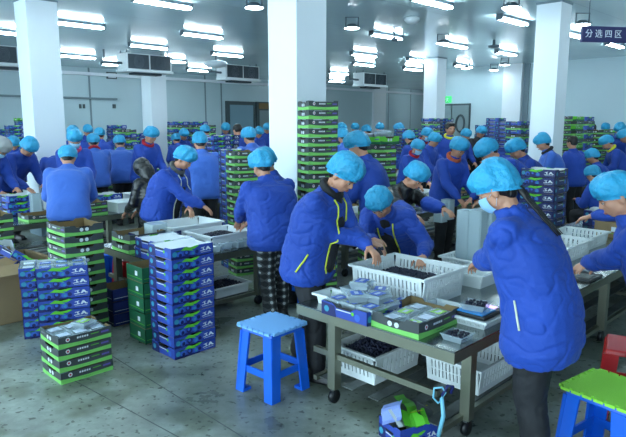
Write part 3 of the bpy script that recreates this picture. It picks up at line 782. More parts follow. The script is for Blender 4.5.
# charcoal tray in front on the table, punnets inside
def front_tray(mb_fn, L, W, H):
    return mb_fn
tr = MB(); L, W, H = .40, .34, .10
tr = green_tray(L=.40, W=.34, H=.095)
o = tr.build('produce_tray'); o.location = AB(2.545+.20, 1.74+.17, TH); o.rotation_euler = (0,0,R_A); tag(o, 'open charcoal and green tray of punnets on the front table edge', 'tray')
for i in range(3):
    for j in range(2):
        [PG,PW][(i+j)%2].put(AB(2.62+.125*i, 1.83+.145*j, TH+.012+.002*i), R45+random.uniform(-.1,.1), label='clear punnet with label lying in the open charcoal tray', group='punnets in the open charcoal tray')
# blue box of labelled punnets
o = blue_box(L=.33, W=.36, H=.085, body='boxblue').build('berry_box'); o.location = AB(2.50+.17, 2.05+.20, TH); o.rotation_euler = (0,0,R_A); tag(o, 'blue berry box heaped with labelled punnets beside the charcoal tray', 'box')
for i in range(2):
    for j in range(3):
        PB.put(AB(2.60+.14*i, 2.12+.125*j, TH+.045), R45+random.uniform(-.15,.15), label='blue labelled punnet filling the blue box on the front table', group='lower punnets in the blue box')
for i, (da,db,lab) in enumerate(((.20,.10,'blue labelled punnet on the heap, nearest the charcoal tray'),(.22,.24,'blue labelled punnet on top of the heap, toward the big crate'),(.30,.16,'blue labelled punnet on the heap at the rear of the box'),(.12,.20,'blue labelled punnet on the heap at the table edge side'))):
    PB.put(AB(2.50+da, 2.05+db, TH+.094+(.0 if i != 1 else .05)), R45+.3*i, label=lab, group='upper punnets in the blue box')
for (a,b,lab) in ((2.98,2.16,'blue labelled punnet between the tray and the big crate'),(2.92,2.36,'blue labelled punnet leaning near the big crate corner')):
    PB.put(on(a,b), R45+.2, label=lab, group='blue labelled punnets beside the crate')
c = make_crate('tub', .16,.14,.07,'crate','small white tub at the left end of the front table', holes=False, cat='tub'); c.location = on(2.70,2.54); c.rotation_euler = (0,0,R45)
# tall clear open container near it
PE.put(AB(2.80,2.42,TH+.05), R45, label='empty clear punnet behind the blue box', scale=(1.1,1.1,1.6)); 
c = make_crate('tub', .14,.14,.05,'crate','small white tub under the empty clear punnet', holes=False, cat='tub'); c.location = on(2.82,2.43); c.rotation_euler = (0,0,R45)
# white shallow crate behind the charcoal tray
c = make_crate('tub', .20,.24,.05,'crate','shallow white tub between the big crate and the charcoal tray', holes=False, cat='tub'); c.location = on(3.03,2.0-.10); c.rotation_euler = (0,0,R45)
o = make_berries('blueberries', .08,.08,.015,'handful of blueberries in the shallow white tub', seed=5, heap=.012); o.location = on(3.05,1.88); o.rotation_euler = (0,0,R45)
# scale on an upturned white basket, punnet of berries on its pan
c = make_crate('basket', .24,.22,.055,'crate','low white basket under the black scale at the table corner', cat='basket', n=10); c.location = on(3.03,1.66); c.rotation_euler = (0,0,R45)
r = empty('kitchen_scale', on(3.03,1.66,TH+.056), R45); tag(r, 'black digital scale with blue pan and violet display', 'scale')
m = MB(); m.box(-.12,.12,-.10,.10,0,.022,'black_plastic'); m.build('scale_body', r, bevel=.006)
m = MB(); m.box(-.11,.05,-.085,.09,.0225,.030,'scale_blue'); m.build('weighing_pan', r, bevel=.004)
m = MB(); m.box(.065,.11,-.06,.03,.0225,.026,'display'); m.build('display', r)
PO.put(on(3.01,1.67,TH+.0865), R45+.2, label='open punnet heaped with blueberries on the black scale', scale=(1.15,1.15,1.0))
PO.put(on(2.70,1.60), R45, label='open clear punnet of blueberries at the front table corner', scale=(1.05,1.05,1))
# tall nested clamshell stacks (many thin trays nested into one another)
def nested(name, h, w, label, n=None, rz=R45, lean=0):
    mb = MB(); n = n or int(h/.009); r = .012
    def ring(s, z): return [(-s+r,-s,z),(s-r,-s,z),(s,-s+r,z),(s,s-r,z),(s-r,s,z),(-s+r,s,z),(-s,s-r,z),(-s,-s+r,z)]
    vs = []; fs = []
    for i in range(n+1):
        z = h*i/n
        for s, dz in ((w/2-.004, 0), (w/2, .003)): vs += [(x+lean*z, y, zz) for x, y, zz in ring(s, z+dz)]
    for i in range(2*(n+1)-1):
        for k in range(8): fs.append((i*8+k, i*8+(k+1)%8, (i+1)*8+(k+1)%8, (i+1)*8+k))
    m_ = (2*(n+1)-1)*8; fs.append(tuple(m_+k for k in range(8))); fs.append(tuple(reversed(range(8))))
    mb.add(vs, fs, 'clamstack'); o = mb.build(name); tag(o, label, 'punnet stack'); return o
for (px, py, h, w, lab) in ((464.5,262,.44,.125,'left one of the tall nested clear punnet columns on the front table'),(476,264,.45,.12,'middle one of the tall nested clear punnet columns on the front table'),(486,262,.46,.125,'right tall nested clear punnet column beside the masked worker')):
    o = nested('nested_punnets', h, w, lab); P = at(px,py,TH); o.location = P; o.rotation_euler = (0,0,R45)
for (px,py,Y,h,w,lab) in ((156,233,5.6,.20,.17,'short nested clear punnet column on the table behind the blue stack'),(56,214,7.6,.26,.13,'nested clear punnet column at the left, behind the brown carton'),(36,212,7.5,.26,.13,'second nested clear punnet column at the far left'),(24,212,7.6,.20,.13,'shorter nested clear punnet column at the far left'),
        (441,198,6.9,.22,.13,'left nested clear punnet column behind the black jacket worker'),(448,198,7.1,.24,.13,'right nested clear punnet column behind the black jacket worker')):
    o = nested('nested_punnets', h, w, lab); P = atY(px,py,Y); o.location = (P.x,P.y,TH); o.rotation_euler = (0,0,R45)
c = make_crate('tub', .34,.26,.10,'crate','white tub beneath the tall nested punnet columns', holes=False, cat='tub'); c.location = on(3.82,2.12); c.rotation_euler = (0,0,R45)
c = make_crate('produce_crate', .40,.30,.09,'crate','low white crate in front of the black jacket worker', cat='crate'); c.location = on(4.25,2.62-.18); c.rotation_euler = (0,0,R45); 
P = (4.55, 1.9)
# crates and boxes farther along the same row
for (a,b,L,W,h,lab) in ((5.1,2.1,.55,.45,.14,'long white crate on the table left of the right hand worker'),(5.75,2.15,.50,.42,.12,'white crate farther along the right hand table')):
    c = make_crate('produce_crate', L,W,h,'crate',lab, n=10); c.location = on(a,b); c.rotation_euler = (0,0,R45)
    o = make_berries('blueberries', L*.7,W*.7,.03,'blueberries in the '+lab, seed=int(a*9), dens=.6); o.location = on(a,b); o.rotation_euler = (0,0,R45)
for i,(a,b) in enumerate(((4.55,1.75),(4.68,1.66),(4.62,1.85))):
    [PO,PB,PO][i].put(on(a,b), R45+.4*i, label='small punnet at the table edge between the two right hand workers', group='punnets between the right hand workers')
r = empty('kitchen_scale', on(4.50,1.62), R45); tag(r, 'flat black scale on the table edge left of the right worker', 'scale')
m = MB(); m.box(-.13,.13,-.10,.10,0,.02,'black_plastic'); m.build('scale_body', r, bevel=.006)
m = MB(); m.box(-.10,.04,-.08,.08,.0205,.026,'darksteel'); m.build('weighing_pan', r, bevel=.003)
o = plain_box(.34,.30,.16,'card').build('carton'); o.location = on(6.5,2.05); o.rotation_euler = (0,0,R45); tag(o, 'open brown carton on the table beside the navy stack', 'box')

# under the front table: crates, rubbish box, ribbon
c = make_crate('produce_crate', .50,.36,.19,'crate','white slotted crate of berries under the left end of the front table', n=10); c.location = AB(2.95,2.34,.137); c.rotation_euler = (0,0,R45)
o = make_berries('blueberries', .40,.27,.15,'heap of blueberries in the crate under the front table', seed=8, heap=.05); o.location = AB(2.95,2.34,.137); o.rotation_euler = (0,0,R45)
c = make_crate('produce_crate', .50,.36,.19,'crategrey','grey slotted crate under the middle of the front table', n=10); c.location = AB(3.62,2.36,.137); c.rotation_euler = (0,0,R45)
c = make_crate('produce_crate', .50,.40,.17,'crate','long white slotted crate on the shelf under the scale', n=14); c.location = AB(3.28,1.83,.137); c.rotation_euler = (0,0,R45)
c = make_crate('produce_crate', .50,.36,.16,'crate','white slotted crate on the shelf behind the caster legs', n=10); c.location = AB(3.95,1.85,.137) ; c.rotation_euler = (0,0,R45)
r = empty('scrap_carton', at(408,437,0), .5); tag(r, 'open blue printed carton of paper scraps at the bottom edge', 'box')
blue_box(L=.26, W=.20, H=.12).build('carton_body', r)
for i,(x,y,rx,rz,mt) in enumerate(((-.05,.0,.5,.2,'boxwhite'),(.06,.02,-.4,.6,'paperyellow'),(.0,-.05,.3,-.4,'boxleaf'),(.09,-.03,.6,1.2,'boxgrey'),(-.09,.04,-.5,.9,'boxpale'),(.03,.05,.35,1.8,'boxleaf'))):
    m = MB(); n = 6
    vs = [(-.07+.14*k/n, s*.06, .012*math.sin(k*1.1+i)) for k in range(n+1) for s in (-1,1)]
    m.add(vs+[(v[0],v[1],v[2]-.002) for v in vs], [(2*k,2*k+2,2*k+3,2*k+1) for k in range(n)]+[(14+2*k+1,14+2*k+3,14+2*k+2,14+2*k) for k in range(n)], mt)
    o = m.build('paper_scrap', r); o.location = (x,y,.12+.01*i); o.rotation_euler = (rx,.4-.2*i,rz)
m = MB(); 
m.tube([(0,0,0),(.02,0,.03),(.0,.0,.06),(-.04,.01,.05),(-.045,.0,.0),(-.02,0,-.03),(.01,.01,-.01)], .006, 'bag', n=6); m.tube([(0,0,0),(.01,-.01,-.10),(-.01,0,-.22)], .012, 'bag', n=6)
m.tube([(0,0,.01),(.03,0,.07),(.06,.01,.06),(.05,.01,.02)], .008, 'boxberry2', n=6)
o = m.build('ribbon'); P = AB(2.57+.05-.035, 1.61, .30); o.location = P; tag(o, 'light blue plastic ribbon tied round the right table leg', 'ribbon')
# ---------------------------------------------------------------- middle table (behind the blue stack)
c = make_crate('produce_crate', .60,.44,.17,'crate','large white crate on the middle table before the stooping worker', n=12, holes=False); c.location = on(3.26,5.08); c.rotation_euler = (0,0,R45)
o = make_berries('blueberries', .3,.2,.06,'blueberries in the large white crate on the middle table', seed=11); o.location = on(3.26,5.08); o.rotation_euler = (0,0,R45)
c = make_crate('produce_crate', .50,.42,.14,'crate','white crate with black berries at the middle table edge', n=10, holes=False); c.location = on(3.30,4.56); c.rotation_euler = (0,0,R45)
o = make_berries('blueberries', .30,.24,.09,'black berries in the crate at the middle table edge', seed=12, heap=.03); o.location = on(3.30,4.56); o.rotation_euler = (0,0,R45)
rnd = random.Random(4)
for i in range(26):
    a = rnd.uniform(2.72,3.02) if i%2 else rnd.uniform(2.72,3.5); b = rnd.uniform(4.75,5.3) if i%2 else rnd.uniform(4.33,4.40)
    [PE,PO,PE,PW][i%4].put(on(a,b,TH+.001*i), rnd.uniform(0,PI), label='clear punnet scattered on the middle table beside the crates', group='scattered punnets on the middle table')
BLUEW.put(AB(2.66,4.52,TH), R_A, label='blue berry box with white lining on the middle table corner', group='boxes on the middle table end')
BLUEW.put(AB(2.67,4.52,TH+.086), R_A+.03, label='upper blue berry box with white lining on the middle table corner', group='boxes on the middle table end')
GREEN.put(AB(2.66,4.95,TH), R_A, label='charcoal and green tray on the middle table end', group='trays on the middle table end')
GREEN.put(AB(2.67,4.96,TH+.085), R_A+.04, label='upper charcoal and green tray on the middle table end', group='trays on the middle table end')
BLUEW.put(AB(2.85,5.25,TH), R_A, label='blue berry box lying behind the green trays on the middle table', group='blue boxes behind the green trays')
NAVY.put(AB(2.85,4.98,TH+.05), R_A+.2, label='navy berry box behind the nested punnet column', group='blue boxes behind the green trays')
c = make_crate('produce_crate', .42,.36,.10,'crate','white crate of berries on the shelf under the middle table', n=8, holes=False); c.location = AB(3.30,4.55,.137); c.rotation_euler = (0,0,R45)
o = make_berries('blueberries', .32,.26,.07,'berries in the crate on the shelf under the middle table', seed=14); o.location = AB(3.30,4.55,.137); o.rotation_euler = (0,0,R45)
NAVY.put(AB(3.3,5.1,.137), R_A, label='navy berry box on the shelf under the middle table', group='boxes under the middle table')
for i,(a,b,z,lab) in enumerate(((2.85,4.5,.137,'front grey crate under the middle table end'),(2.85,4.5,.137,'rear grey crate under the middle table end'))):
    c = make_crate('produce_crate', .34,.30,.17,'crategrey',lab, n=7); c.location = AB(a,b,z-.0); c.rotation_euler = (0,0,R45)
    if i == 1: c.location = AB(2.95,4.95,.137)
# brown carton with blue trays thrown in
r = empty('cardboard_carton', AB(1.78,5.75,0), R45+.05); tag(r, 'large open brown cardboard carton filled with blue trays at left', 'box')
m = MB(); L, W, H = .52,.60,.52
cc = [(-L/2,-W/2),(L/2,-W/2),(L/2,W/2),(-L/2,W/2)]
m.box(-L/2,L/2,-W/2,W/2,0,.006,'card')
for i in range(4): wallp(m, cc[i], cc[(i+1)%4], None, H, .006, 'card')
m.build('carton_body', r)
for (p,q_,o_) in (((-L/2,-W/2),(L/2,-W/2),(0,-.14)),((-L/2,W/2),(-L/2,-W/2),(-.14,0)),((L/2,-W/2),(L/2,W/2),(.14,0))):
    m = MB(); a0 = Vector((*p,H)); b0 = Vector((*q_,H)); o3 = Vector((*o_,-.06)); t_ = Vector((0,0,.006))
    m.add([a0,b0,b0+o3,a0+o3,a0+t_,b0+t_,b0+o3+t_,a0+o3+t_], [(3,2,1,0),(4,5,6,7),(0,1,5,4),(1,2,6,5),(2,3,7,6),(3,0,4,7)], 'card'); m.build('flap', r)
for i,(x,y,z,rx,ry,rz,lab) in enumerate(((-.10,-.08,.47,.35,-.45,.3,'blue tray thrown tilted into the brown carton, front left'),(.04,.10,.50,.5,.35,.9,'blue tray standing tilted in the brown carton, rear'),(.10,-.12,.45,-.3,.6,-.4,'blue tray tilted in the brown carton, right side'),(-.05,.16,.55,.2,-.3,1.4,'blue tray lying on top of the others in the brown carton'))):
    P = AB(1.78,5.75,0)+Matrix.Rotation(R45,3,'Z') @ Vector((x,y,z))
    BLUE.put(P, 0, label=lab, group='trays in the brown carton', rot=(rx,ry,rz+R45), scale=(.85,.85,.9))
# punnets in the open top trays of the front stacks
for (A0,B0,z,rzl,gl,kd) in ((1.645,4.03,.332-.075,R45,'punnet in the top tray of the low front left stack',PW),(SA[0],SA[1],.68-.070,_r,'punnet in the top box of the front blue stack',PB),(SB[0],SB[1],.595-.070,_r,'punnet in the top box of the rear blue stack',PW)):
    for i in range(-1,2):
        for j in (-.5,.5):
            kd.put(AB(A0, B0, z+.012)+Matrix.Rotation(rzl,3,'Z') @ Vector((i*.118, j*.145, 0)), rzl+random.uniform(-.08,.08), label='clear '+gl, group=gl+' row')
PG.put(AB(1.70,4.02,.332-.02), R45+.4, label='extra punnet lying loose on the low front left stack')
# light green tray heap on the second tall stack
for i in range(5):
    PW.put(AB(PT2[0]+random.uniform(-.08,.08), PT2[1]+random.uniform(-.12,.12), PT2[2]+.05+.012*i), i, label='white pack heaped in the light green tray on the tall stack', group='packs on the tall stack')

# ---------------------------------------------------------------- stools
def make_stool(name, label, top_mt, H=.45, S=.30, mat_on=True, mt='plasticblue', B=.38):
    r = empty(name); tag(r, label, 'stool')
    m = MB(); m.frus((0,0,H-.045),(S+.015,S+.015),(0,0,H-.012),(S,S),mt); m.build('seat', r, bevel=.008)
    # apron under the seat
    for sx in (-1,1):
        for sy in (-1,1):
            m = MB(); w = .074
            c1 = Vector((sx*(S/2-w/2+.008), sy*(S/2-w/2+.008), H-.04)); c0 = Vector((sx*(B/2-w/2), sy*(B/2-w/2), 0))
            # L-shaped leg made of two tapered slabs
            t = .014
            for ax in (0,1):
                def cc(c, s): 
                    return (c.x+(sx*(w/2-t/2) if ax == 0 else 0), c.y+(sy*(w/2-t/2) if ax == 1 else 0), c.z)
                d = (t,w) if ax == 0 else (w,t)
                m.frus(cc(c0,0), d, cc(c1,0), (d[0] if ax==0 else w*1.15, d[1] if ax==1 else w*1.15), mt)
            m.box(c0.x-.036,c0.x+.036,c0.y-.036,c0.y+.036,0,.018,mt)
            m.build('leg', r)
    m = MB(); z = .165; s = S/2+(B-S)/2*(1-z/H)-.012
    for (x0,y0,x1,y1) in ((-s,-s,s,-s),(s,-s,s,s),(s,s,-s,s),(-s,s,-s,-s)):
        d = Vector((x1-x0,y1-y0)); m.cbox(((x0+x1)/2,(y0+y1)/2,z), (abs(d.x)+.01 if d.x else .012, abs(d.y)+.01 if d.y else .012, .045), mt)
        zz = H-.06; s2 = S/2
    m.build('stretcher_ring', r)
    if mat_on:
        # puzzle foam mat with interlocking teeth along the rim
        pts = []; n = 6; hs = S/2+.018; tooth = .018
        def side(p, q):
            p = Vector(p); q = Vector(q); d = q-p; nn = Vector((d.y,-d.x)).normalized()
            for i in range(n):
                t0 = (i+.25)/n; t1 = (i+.75)/n
                pts.extend([tuple(p+d*t0), tuple(p+d*(t0-.03)+nn*tooth), tuple(p+d*(t1+.03)+nn*tooth), tuple(p+d*t1)])
        side((-hs,-hs),(hs,-hs)); side((hs,-hs),(hs,hs)); side((hs,hs),(-hs,hs)); side((-hs,hs),(-hs,-hs))
        m = MB(); m.prism(pts, H-.011, H+.004, top_mt); m.build('foam_mat', r)
    return r
s = make_stool('plastic_stool', 'blue plastic stool with light blue puzzle foam mat, front centre', 'mat_lb', S=.275, B=.35, H=.455); s.location = AB(2.44,2.82); s.rotation_euler = (0,0,R45+.05)
s = make_stool('plastic_stool', 'blue plastic stool with lime green puzzle foam mat at the right corner', 'mat_lime'); s.location = AB(3.00,.90); s.rotation_euler = (0,0,R45-.15)
s = make_stool('plastic_stool', 'blue plastic stool behind the green tray stack', 'mat_lb', mat_on=False); s.location = Vector((-2.16,6.0,0)); s.rotation_euler = (0,0,R45+.2)
s = make_stool('plastic_stool', 'red plastic stool half hidden behind the green tray stack', 'mat_lb', mat_on=False, mt='plasticred'); s.location = Vector((-1.78,5.72,0)); s.rotation_euler = (0,0,R45-.2)
s = make_stool('plastic_stool', 'blue plastic stool under the middle table beside plaid trousers', 'mat_lb', mat_on=False, H=.42); s.location = AB(3.95,4.12); s.rotation_euler = (0,0,R45+.1)
s = make_stool('plastic_stool', 'red plastic stool behind the lime topped stool', 'mat_lb', mat_on=False, mt='plasticred'); s.location = AB(3.75,1.02); s.rotation_euler = (0,0,R45+.3)
# ---------------------------------------------------------------- clutter on the far tables
rnd = random.Random(21)
WH = kind_of('produce_crate', lambda: plain_box(.46,.34,.13,'crate',inner='crate'), 'crate')
def wh():
    mb = MB(); L, W, H = .48,.36,.13
    c = [(-L/2,-W/2),(L/2,-W/2),(L/2,W/2),(-L/2,W/2)]; mb.box(-L/2,L/2,-W/2,W/2,0,.006,'crate')
    for i in range(4): wallp(mb, c[i], c[(i+1)%4], None, H, .008, 'crate')
    mb.box(-L/2-.01,L/2+.01,-W/2-.01,-W/2,H-.015,H,'crate'); mb.box(-L/2-.01,L/2+.01,W/2,W/2+.01,H-.015,H,'crate'); mb.box(-L/2-.01,-L/2,-W/2,W/2,H-.015,H,'crate'); mb.box(L/2,L/2+.01,-W/2,W/2,H-.015,H,'crate')
    return mb
WH = kind_of('produce_crate', wh, 'crate')
rowname = {1:'the front table beyond the workers',2:'the table behind the tall stacks',3:'the left table behind the stooper',4:'the third left table row',5:'the farthest left table row',6:'the far table right of centre',7:'the far right table'}
for ri, (a0,a1,b0,b1) in {1:(6.9,9.4,1.55,2.6),2:(5.1,9.7,4.4,5.4),3:(2.4,9.3,7.15,8.2),4:(3.2,12.8,9.95,10.95),5:(4.2,12.8,12.75,13.75),6:(10.5,14.8,7.45,8.35),7:(8.8,13.8,0,.9)}.items():
    a = a0+.25
    while a < a1-.2:
        for b in (b0+.2, b1-.2):
            q_ = rnd.random()
            side = 'near' if b == b0+.2 else 'far'
            lab = ' on the %s side of %s' % (side, rowname[ri])
            if q_ < .38:
                WH.put(on(a,b), R45+rnd.uniform(-.1,.1), label='white open crate'+lab, group='white crates'+lab)
            elif q_ < .62:
                for k in range(rnd.randint(1,3)): GREEN.put(on(a,b,TH+k*.0855), R_A+rnd.uniform(-.08,.08), label='charcoal and green tray'+lab, group='green trays'+lab)
            elif q_ < .84:
                for k in range(rnd.randint(1,3)): BLUE.put(on(a,b,TH+k*.0855), R_A+rnd.uniform(-.08,.08), label='blue berry box'+lab, group='blue boxes'+lab)
            else:
                for k in range(3): PO.put(on(a-.13+k*.13,b), R45+rnd.uniform(-.4,.4), label='clear punnet'+lab, group='punnets'+lab)
        a += rnd.uniform(.52,.62)
# ---------------------------------------------------------------- people
from mathutils.bvhtree import BVHTree
V = Vector
def cap_seg(mb, p0, p1, r0, r1, m, n=12, flat=1.0, side=None):
    """closed rounded tapered limb piece; flat<1 thins it perpendicular to side"""
    p0, p1 = V(p0), V(p1); d = p1-p0; Ld = d.length or 1e-6; t = d/Ld
    s = V(side) if side else (t.cross(V((0,1,0))) if abs(t.y) < .9 else t.cross(V((1,0,0))))
    s = (s-t*s.dot(t)).normalized(); u = t.cross(s)
    rings = []
    for k in range(4): a = PI/2*(k+.35)/4.35; rings.append((p0-t*r0*math.cos(a), r0*math.sin(a)))
    rings.append((p0, r0)); rings.append((p0+d*.5, (r0+r1)/2)); rings.append((p1, r1))
    for k in range(3,-1,-1): a = PI/2*(k+.35)/4.35; rings.append((p1+t*r1*math.cos(a), r1*math.sin(a)))
    vs = []
    for c, r in rings:
        for i in range(n): w = 2*PI*i/n; vs.append(c+s*(r*math.cos(w))+u*(r*flat*math.sin(w)))
    R = len(rings); fs = [tuple(reversed(range(n))), tuple((R-1)*n+i for i in range(n))]
    for j in range(R-1):
        for i in range(n): fs.append((j*n+i, j*n+(i+1)%n, (j+1)*n+(i+1)%n, (j+1)*n+i))
    mb.add(vs, fs, m, True)
def loft(mb, rings, m, n=20):
    """rings: (centre, side vector, front vector) - closed lofted solid, superelliptic section"""
    vs = []
    for c, s, f in rings:
        for i in range(n):
            w = 2*PI*i/n; cw, sw = math.cos(w), math.sin(w); e = .82
            vs.append(V(c)+V(s)*(math.copysign(abs(cw)**e, cw))+V(f)*(math.copysign(abs(sw)**e, sw)))
    R = len(rings); fs = [tuple(reversed(range(n))), tuple((R-1)*n+i for i in range(n))]
    for j in range(R-1):
        for i in range(n): fs.append((j*n+i, j*n+(i+1)%n, (j+1)*n+(i+1)%n, (j+1)*n+i))
    mb.add(vs, fs, m, True)
def remesh(mb, vox, smooth=2, fold=0.0, fs=10.0, seed=0):
    me = mb.mesh('tmp'); o = bpy.data.objects.new('tmp', me); COL.objects.link(o)
    r = o.modifiers.new('r','REMESH'); r.mode = 'VOXEL'; r.voxel_size = vox; r.use_smooth_shade = True
    if smooth: s = o.modifiers.new('s','SMOOTH'); s.factor = .6; s.iterations = smooth
    dg = bpy.context.evaluated_depsgraph_get(); out = bpy.data.meshes.new_from_object(o.evaluated_get(dg))
    bpy.data.objects.remove(o); bpy.data.meshes.remove(me)
    out.materials.clear(); out.materials.append(mb.mats[0])
    if fold:
        off = V((seed*3.1, seed*1.7, seed*.9)); out.update()
        nrm = [v.normal.copy() for v in out.vertices]
        for v, nn in zip(out.vertices, nrm):
            p = v.co
            w_ = noise.noise_vector(V((p.x*4, p.y*4, p.z*4))+off)*.05
            q = V((p.x*fs*.62, p.y*fs*.62, p.z*fs*1.0))+w_*6+off
            a = noise.noise(q); b_ = noise.noise(q*1.9+off)
            cr = max(0.0, 1-abs(a)*7.0); cr2 = max(0.0, 1-abs(b_)*6.0)
            v.co = p+nn*fold*(.55*noise.noise(q*.5)+.25*a-.50*cr*cr-.22*cr2)
    for p in out.polygons: p.use_smooth = True
    return out
def join_into(me, mb):
    """append the builder's small features (eyes, lips, brows) to a mesh, keeping their materials"""
    bm = bmesh.new(); bm.from_mesh(me)
    base = len(me.materials)
    for m in mb.mats: me.materials.append(m)
    vs = [bm.verts.new(v) for v in mb.v]
    for f, mi, sm in zip(mb.f, mb.m, mb.sm):
        try: nf = bm.faces.new([vs[k] for k in f])
        except ValueError: continue
        nf.material_index = base+mi; nf.smooth = True
    bm.to_mesh(me); bm.free()
def ik(sh, wr, l1, l2, pole):
    sh, wr = V(sh), V(wr); d = wr-sh; L = d.length
    if L > (l1+l2)*.985: wr = sh+d.normalized()*(l1+l2)*.985; d = wr-sh; L = d.length
    t = d/L; x = (l1*l1-l2*l2+L*L)/(2*L); h = math.sqrt(max(0, l1*l1-x*x))
    pv = V(pole); pv = (pv-t*pv.dot(t)).normalized()
    return sh+t*x+pv*h, wr

class Pose:
    """joints of one figure, 1.60 m tall, facing +Y, feet at the origin"""
    def __init__(s, lean=20, hpitch=35, hyaw=0, htilt=0, L=None, R=None, sit=False, side=0, twist=0, step=.05, hipback=0.0, poleL=None, poleR=None, curl=.9):
        s.key = str((lean,hpitch,hyaw,htilt,tuple(L or ()),tuple(R or ()),sit,side,twist,step,hipback,curl))
        l = math.radians(lean); sd = math.radians(side)
        s.P = V((0,-hipback-.04*math.sin(l),.50 if sit else .84-.03*math.sin(l)))
        u = V((math.sin(sd), math.sin(l)*math.cos(sd), math.cos(l)*math.cos(sd))).normalized()
        l2 = l+math.radians(9); u2 = V((math.sin(sd), math.sin(l2)*math.cos(sd), math.cos(l2)*math.cos(sd))).normalized()
        tw = math.radians(twist); s.sx = V((math.cos(tw), math.sin(tw), 0)); s.sx = (s.sx-u*s.sx.dot(u)).normalized()
        s.u, s.u2 = u, u2; s.f = u.cross(s.sx)*-1 if False else s.sx.cross(u)*-1
        if s.f.y < 0: s.f = -s.f
        s.waist = s.P+u*.13; s.chest = s.waist+u*.16; s.nb = s.chest+u2*.18
        s.sh = {k: s.chest+u2*.125+s.sx*(sg*.158) for k, sg in (('L',-1),('R',1))}
        hp = math.radians(hpitch); hy = math.radians(hyaw); ht = math.radians(htilt)
        hu = V((math.sin(ht), math.sin(hp)*.8, math.cos(hp))).normalized()
        Rz = Matrix.Rotation(hy, 3, 'Z')
        s.hf = Rz @ V((0, math.cos(hp), -math.sin(hp))); s.hu = Rz @ V((math.sin(ht), math.sin(hp), math.cos(hp))); s.hu.normalize()
        s.hr = s.hf.cross(s.hu).normalized(); s.hf = s.hu.cross(s.hr).normalized()
        ndir = (u2*.55+V((0,math.sin(hp*.7),math.cos(hp*.7)))*.6).normalized()
        s.nt = s.nb+ndir*.075; s.head = s.nt+s.hu*.085+s.hf*.018
        dl = {'L': V((-.13,.36,.86)), 'R': V((.13,.38,.84))}
        s.el = {}; s.wr = {}
        for k, tg, pole, sg in (('L',L,poleL,-1),('R',R,poleR,1)):
            e, w = ik(s.sh[k], V(tg) if tg else dl[k], .265, .235, pole or (sg*.55,-.45,-.75)); s.el[k] = e; s.wr[k] = w
        s.curl = curl
        s.hip = {'L': s.P+V((-.085,0,-.02)), 'R': s.P+V((.085,0,-.02))}; s.kn = {}; s.an = {}
        for k, sg in (('L',-1),('R',1)):
            if sit: s.kn[k] = V((sg*.13, s.P.y+.40, .47)); s.an[k] = V((sg*.13, s.P.y+.36, .09))
            else:
                s.an[k] = V((sg*.10, sg*step-.02, .085)); s.kn[k] = (s.hip[k]+s.an[k])/2+V((0,.03+.04*math.sin(l),.0))
            if sit: s.hip[k].z = .52
    def hand(s, mb, k, m):
        sg = -1 if k == 'L' else 1
        w = s.wr[k]; d = (w-s.el[k]).normalized(); d = (d+V((0,.15,-.25))).normalized()
        side = V((-sg,0,0)); side = (side-d*side.dot(d)).normalized()     # towards the thumb
        nrm = d.cross(side); 
        if nrm.z > 0: nrm = -nrm                                        # palm looks down
        pc = w+d*.045
        cap_seg(mb, w-d*.01, w+d*.02, .026, .027, m, flat=.72, side=side)
        cap_seg(mb, w+d*.025, w+d*.075, .035, .038, m, flat=.42, side=side)
        for i, (o, ln) in enumerate(((.029,.066),(.010,.076),(-.010,.070),(-.028,.056))):
            b = w+d*.082+side*o; c = s.curl; dr = d; r = .0092-.0005*i
            for j, f_ in enumerate((.45,.32,.23)):
                ang = c*(.25+.35*j); dd = (dr*math.cos(ang)+nrm*math.sin(ang)).normalized(); e = b+dd*ln*f_*1.05+side*o*.08
                cap_seg(mb, b, e, r, r-.0008, m, n=8); b = e; r -= .0008
        b = w+d*.03+side*.028
        for j, ln in enumerate((.035,.030,.024)):
            dd = (side*(.75-.25*j)+d*(.65+.2*j)+nrm*(.25+.25*j)).normalized(); e = b+dd*ln; cap_seg(mb, b, e, .0125-.0015*j, .011-.0015*j, m, n=8); b = e
        s.fing = getattr(s, 'fing', {}); s.fing[k] = w+d*.11+nrm*.03+side*.01
BODY = {}
def H2W(ps, x, y, z): return ps.head+ps.hr*x+ps.hf*y+ps.hu*z      # head frame: right, front, up
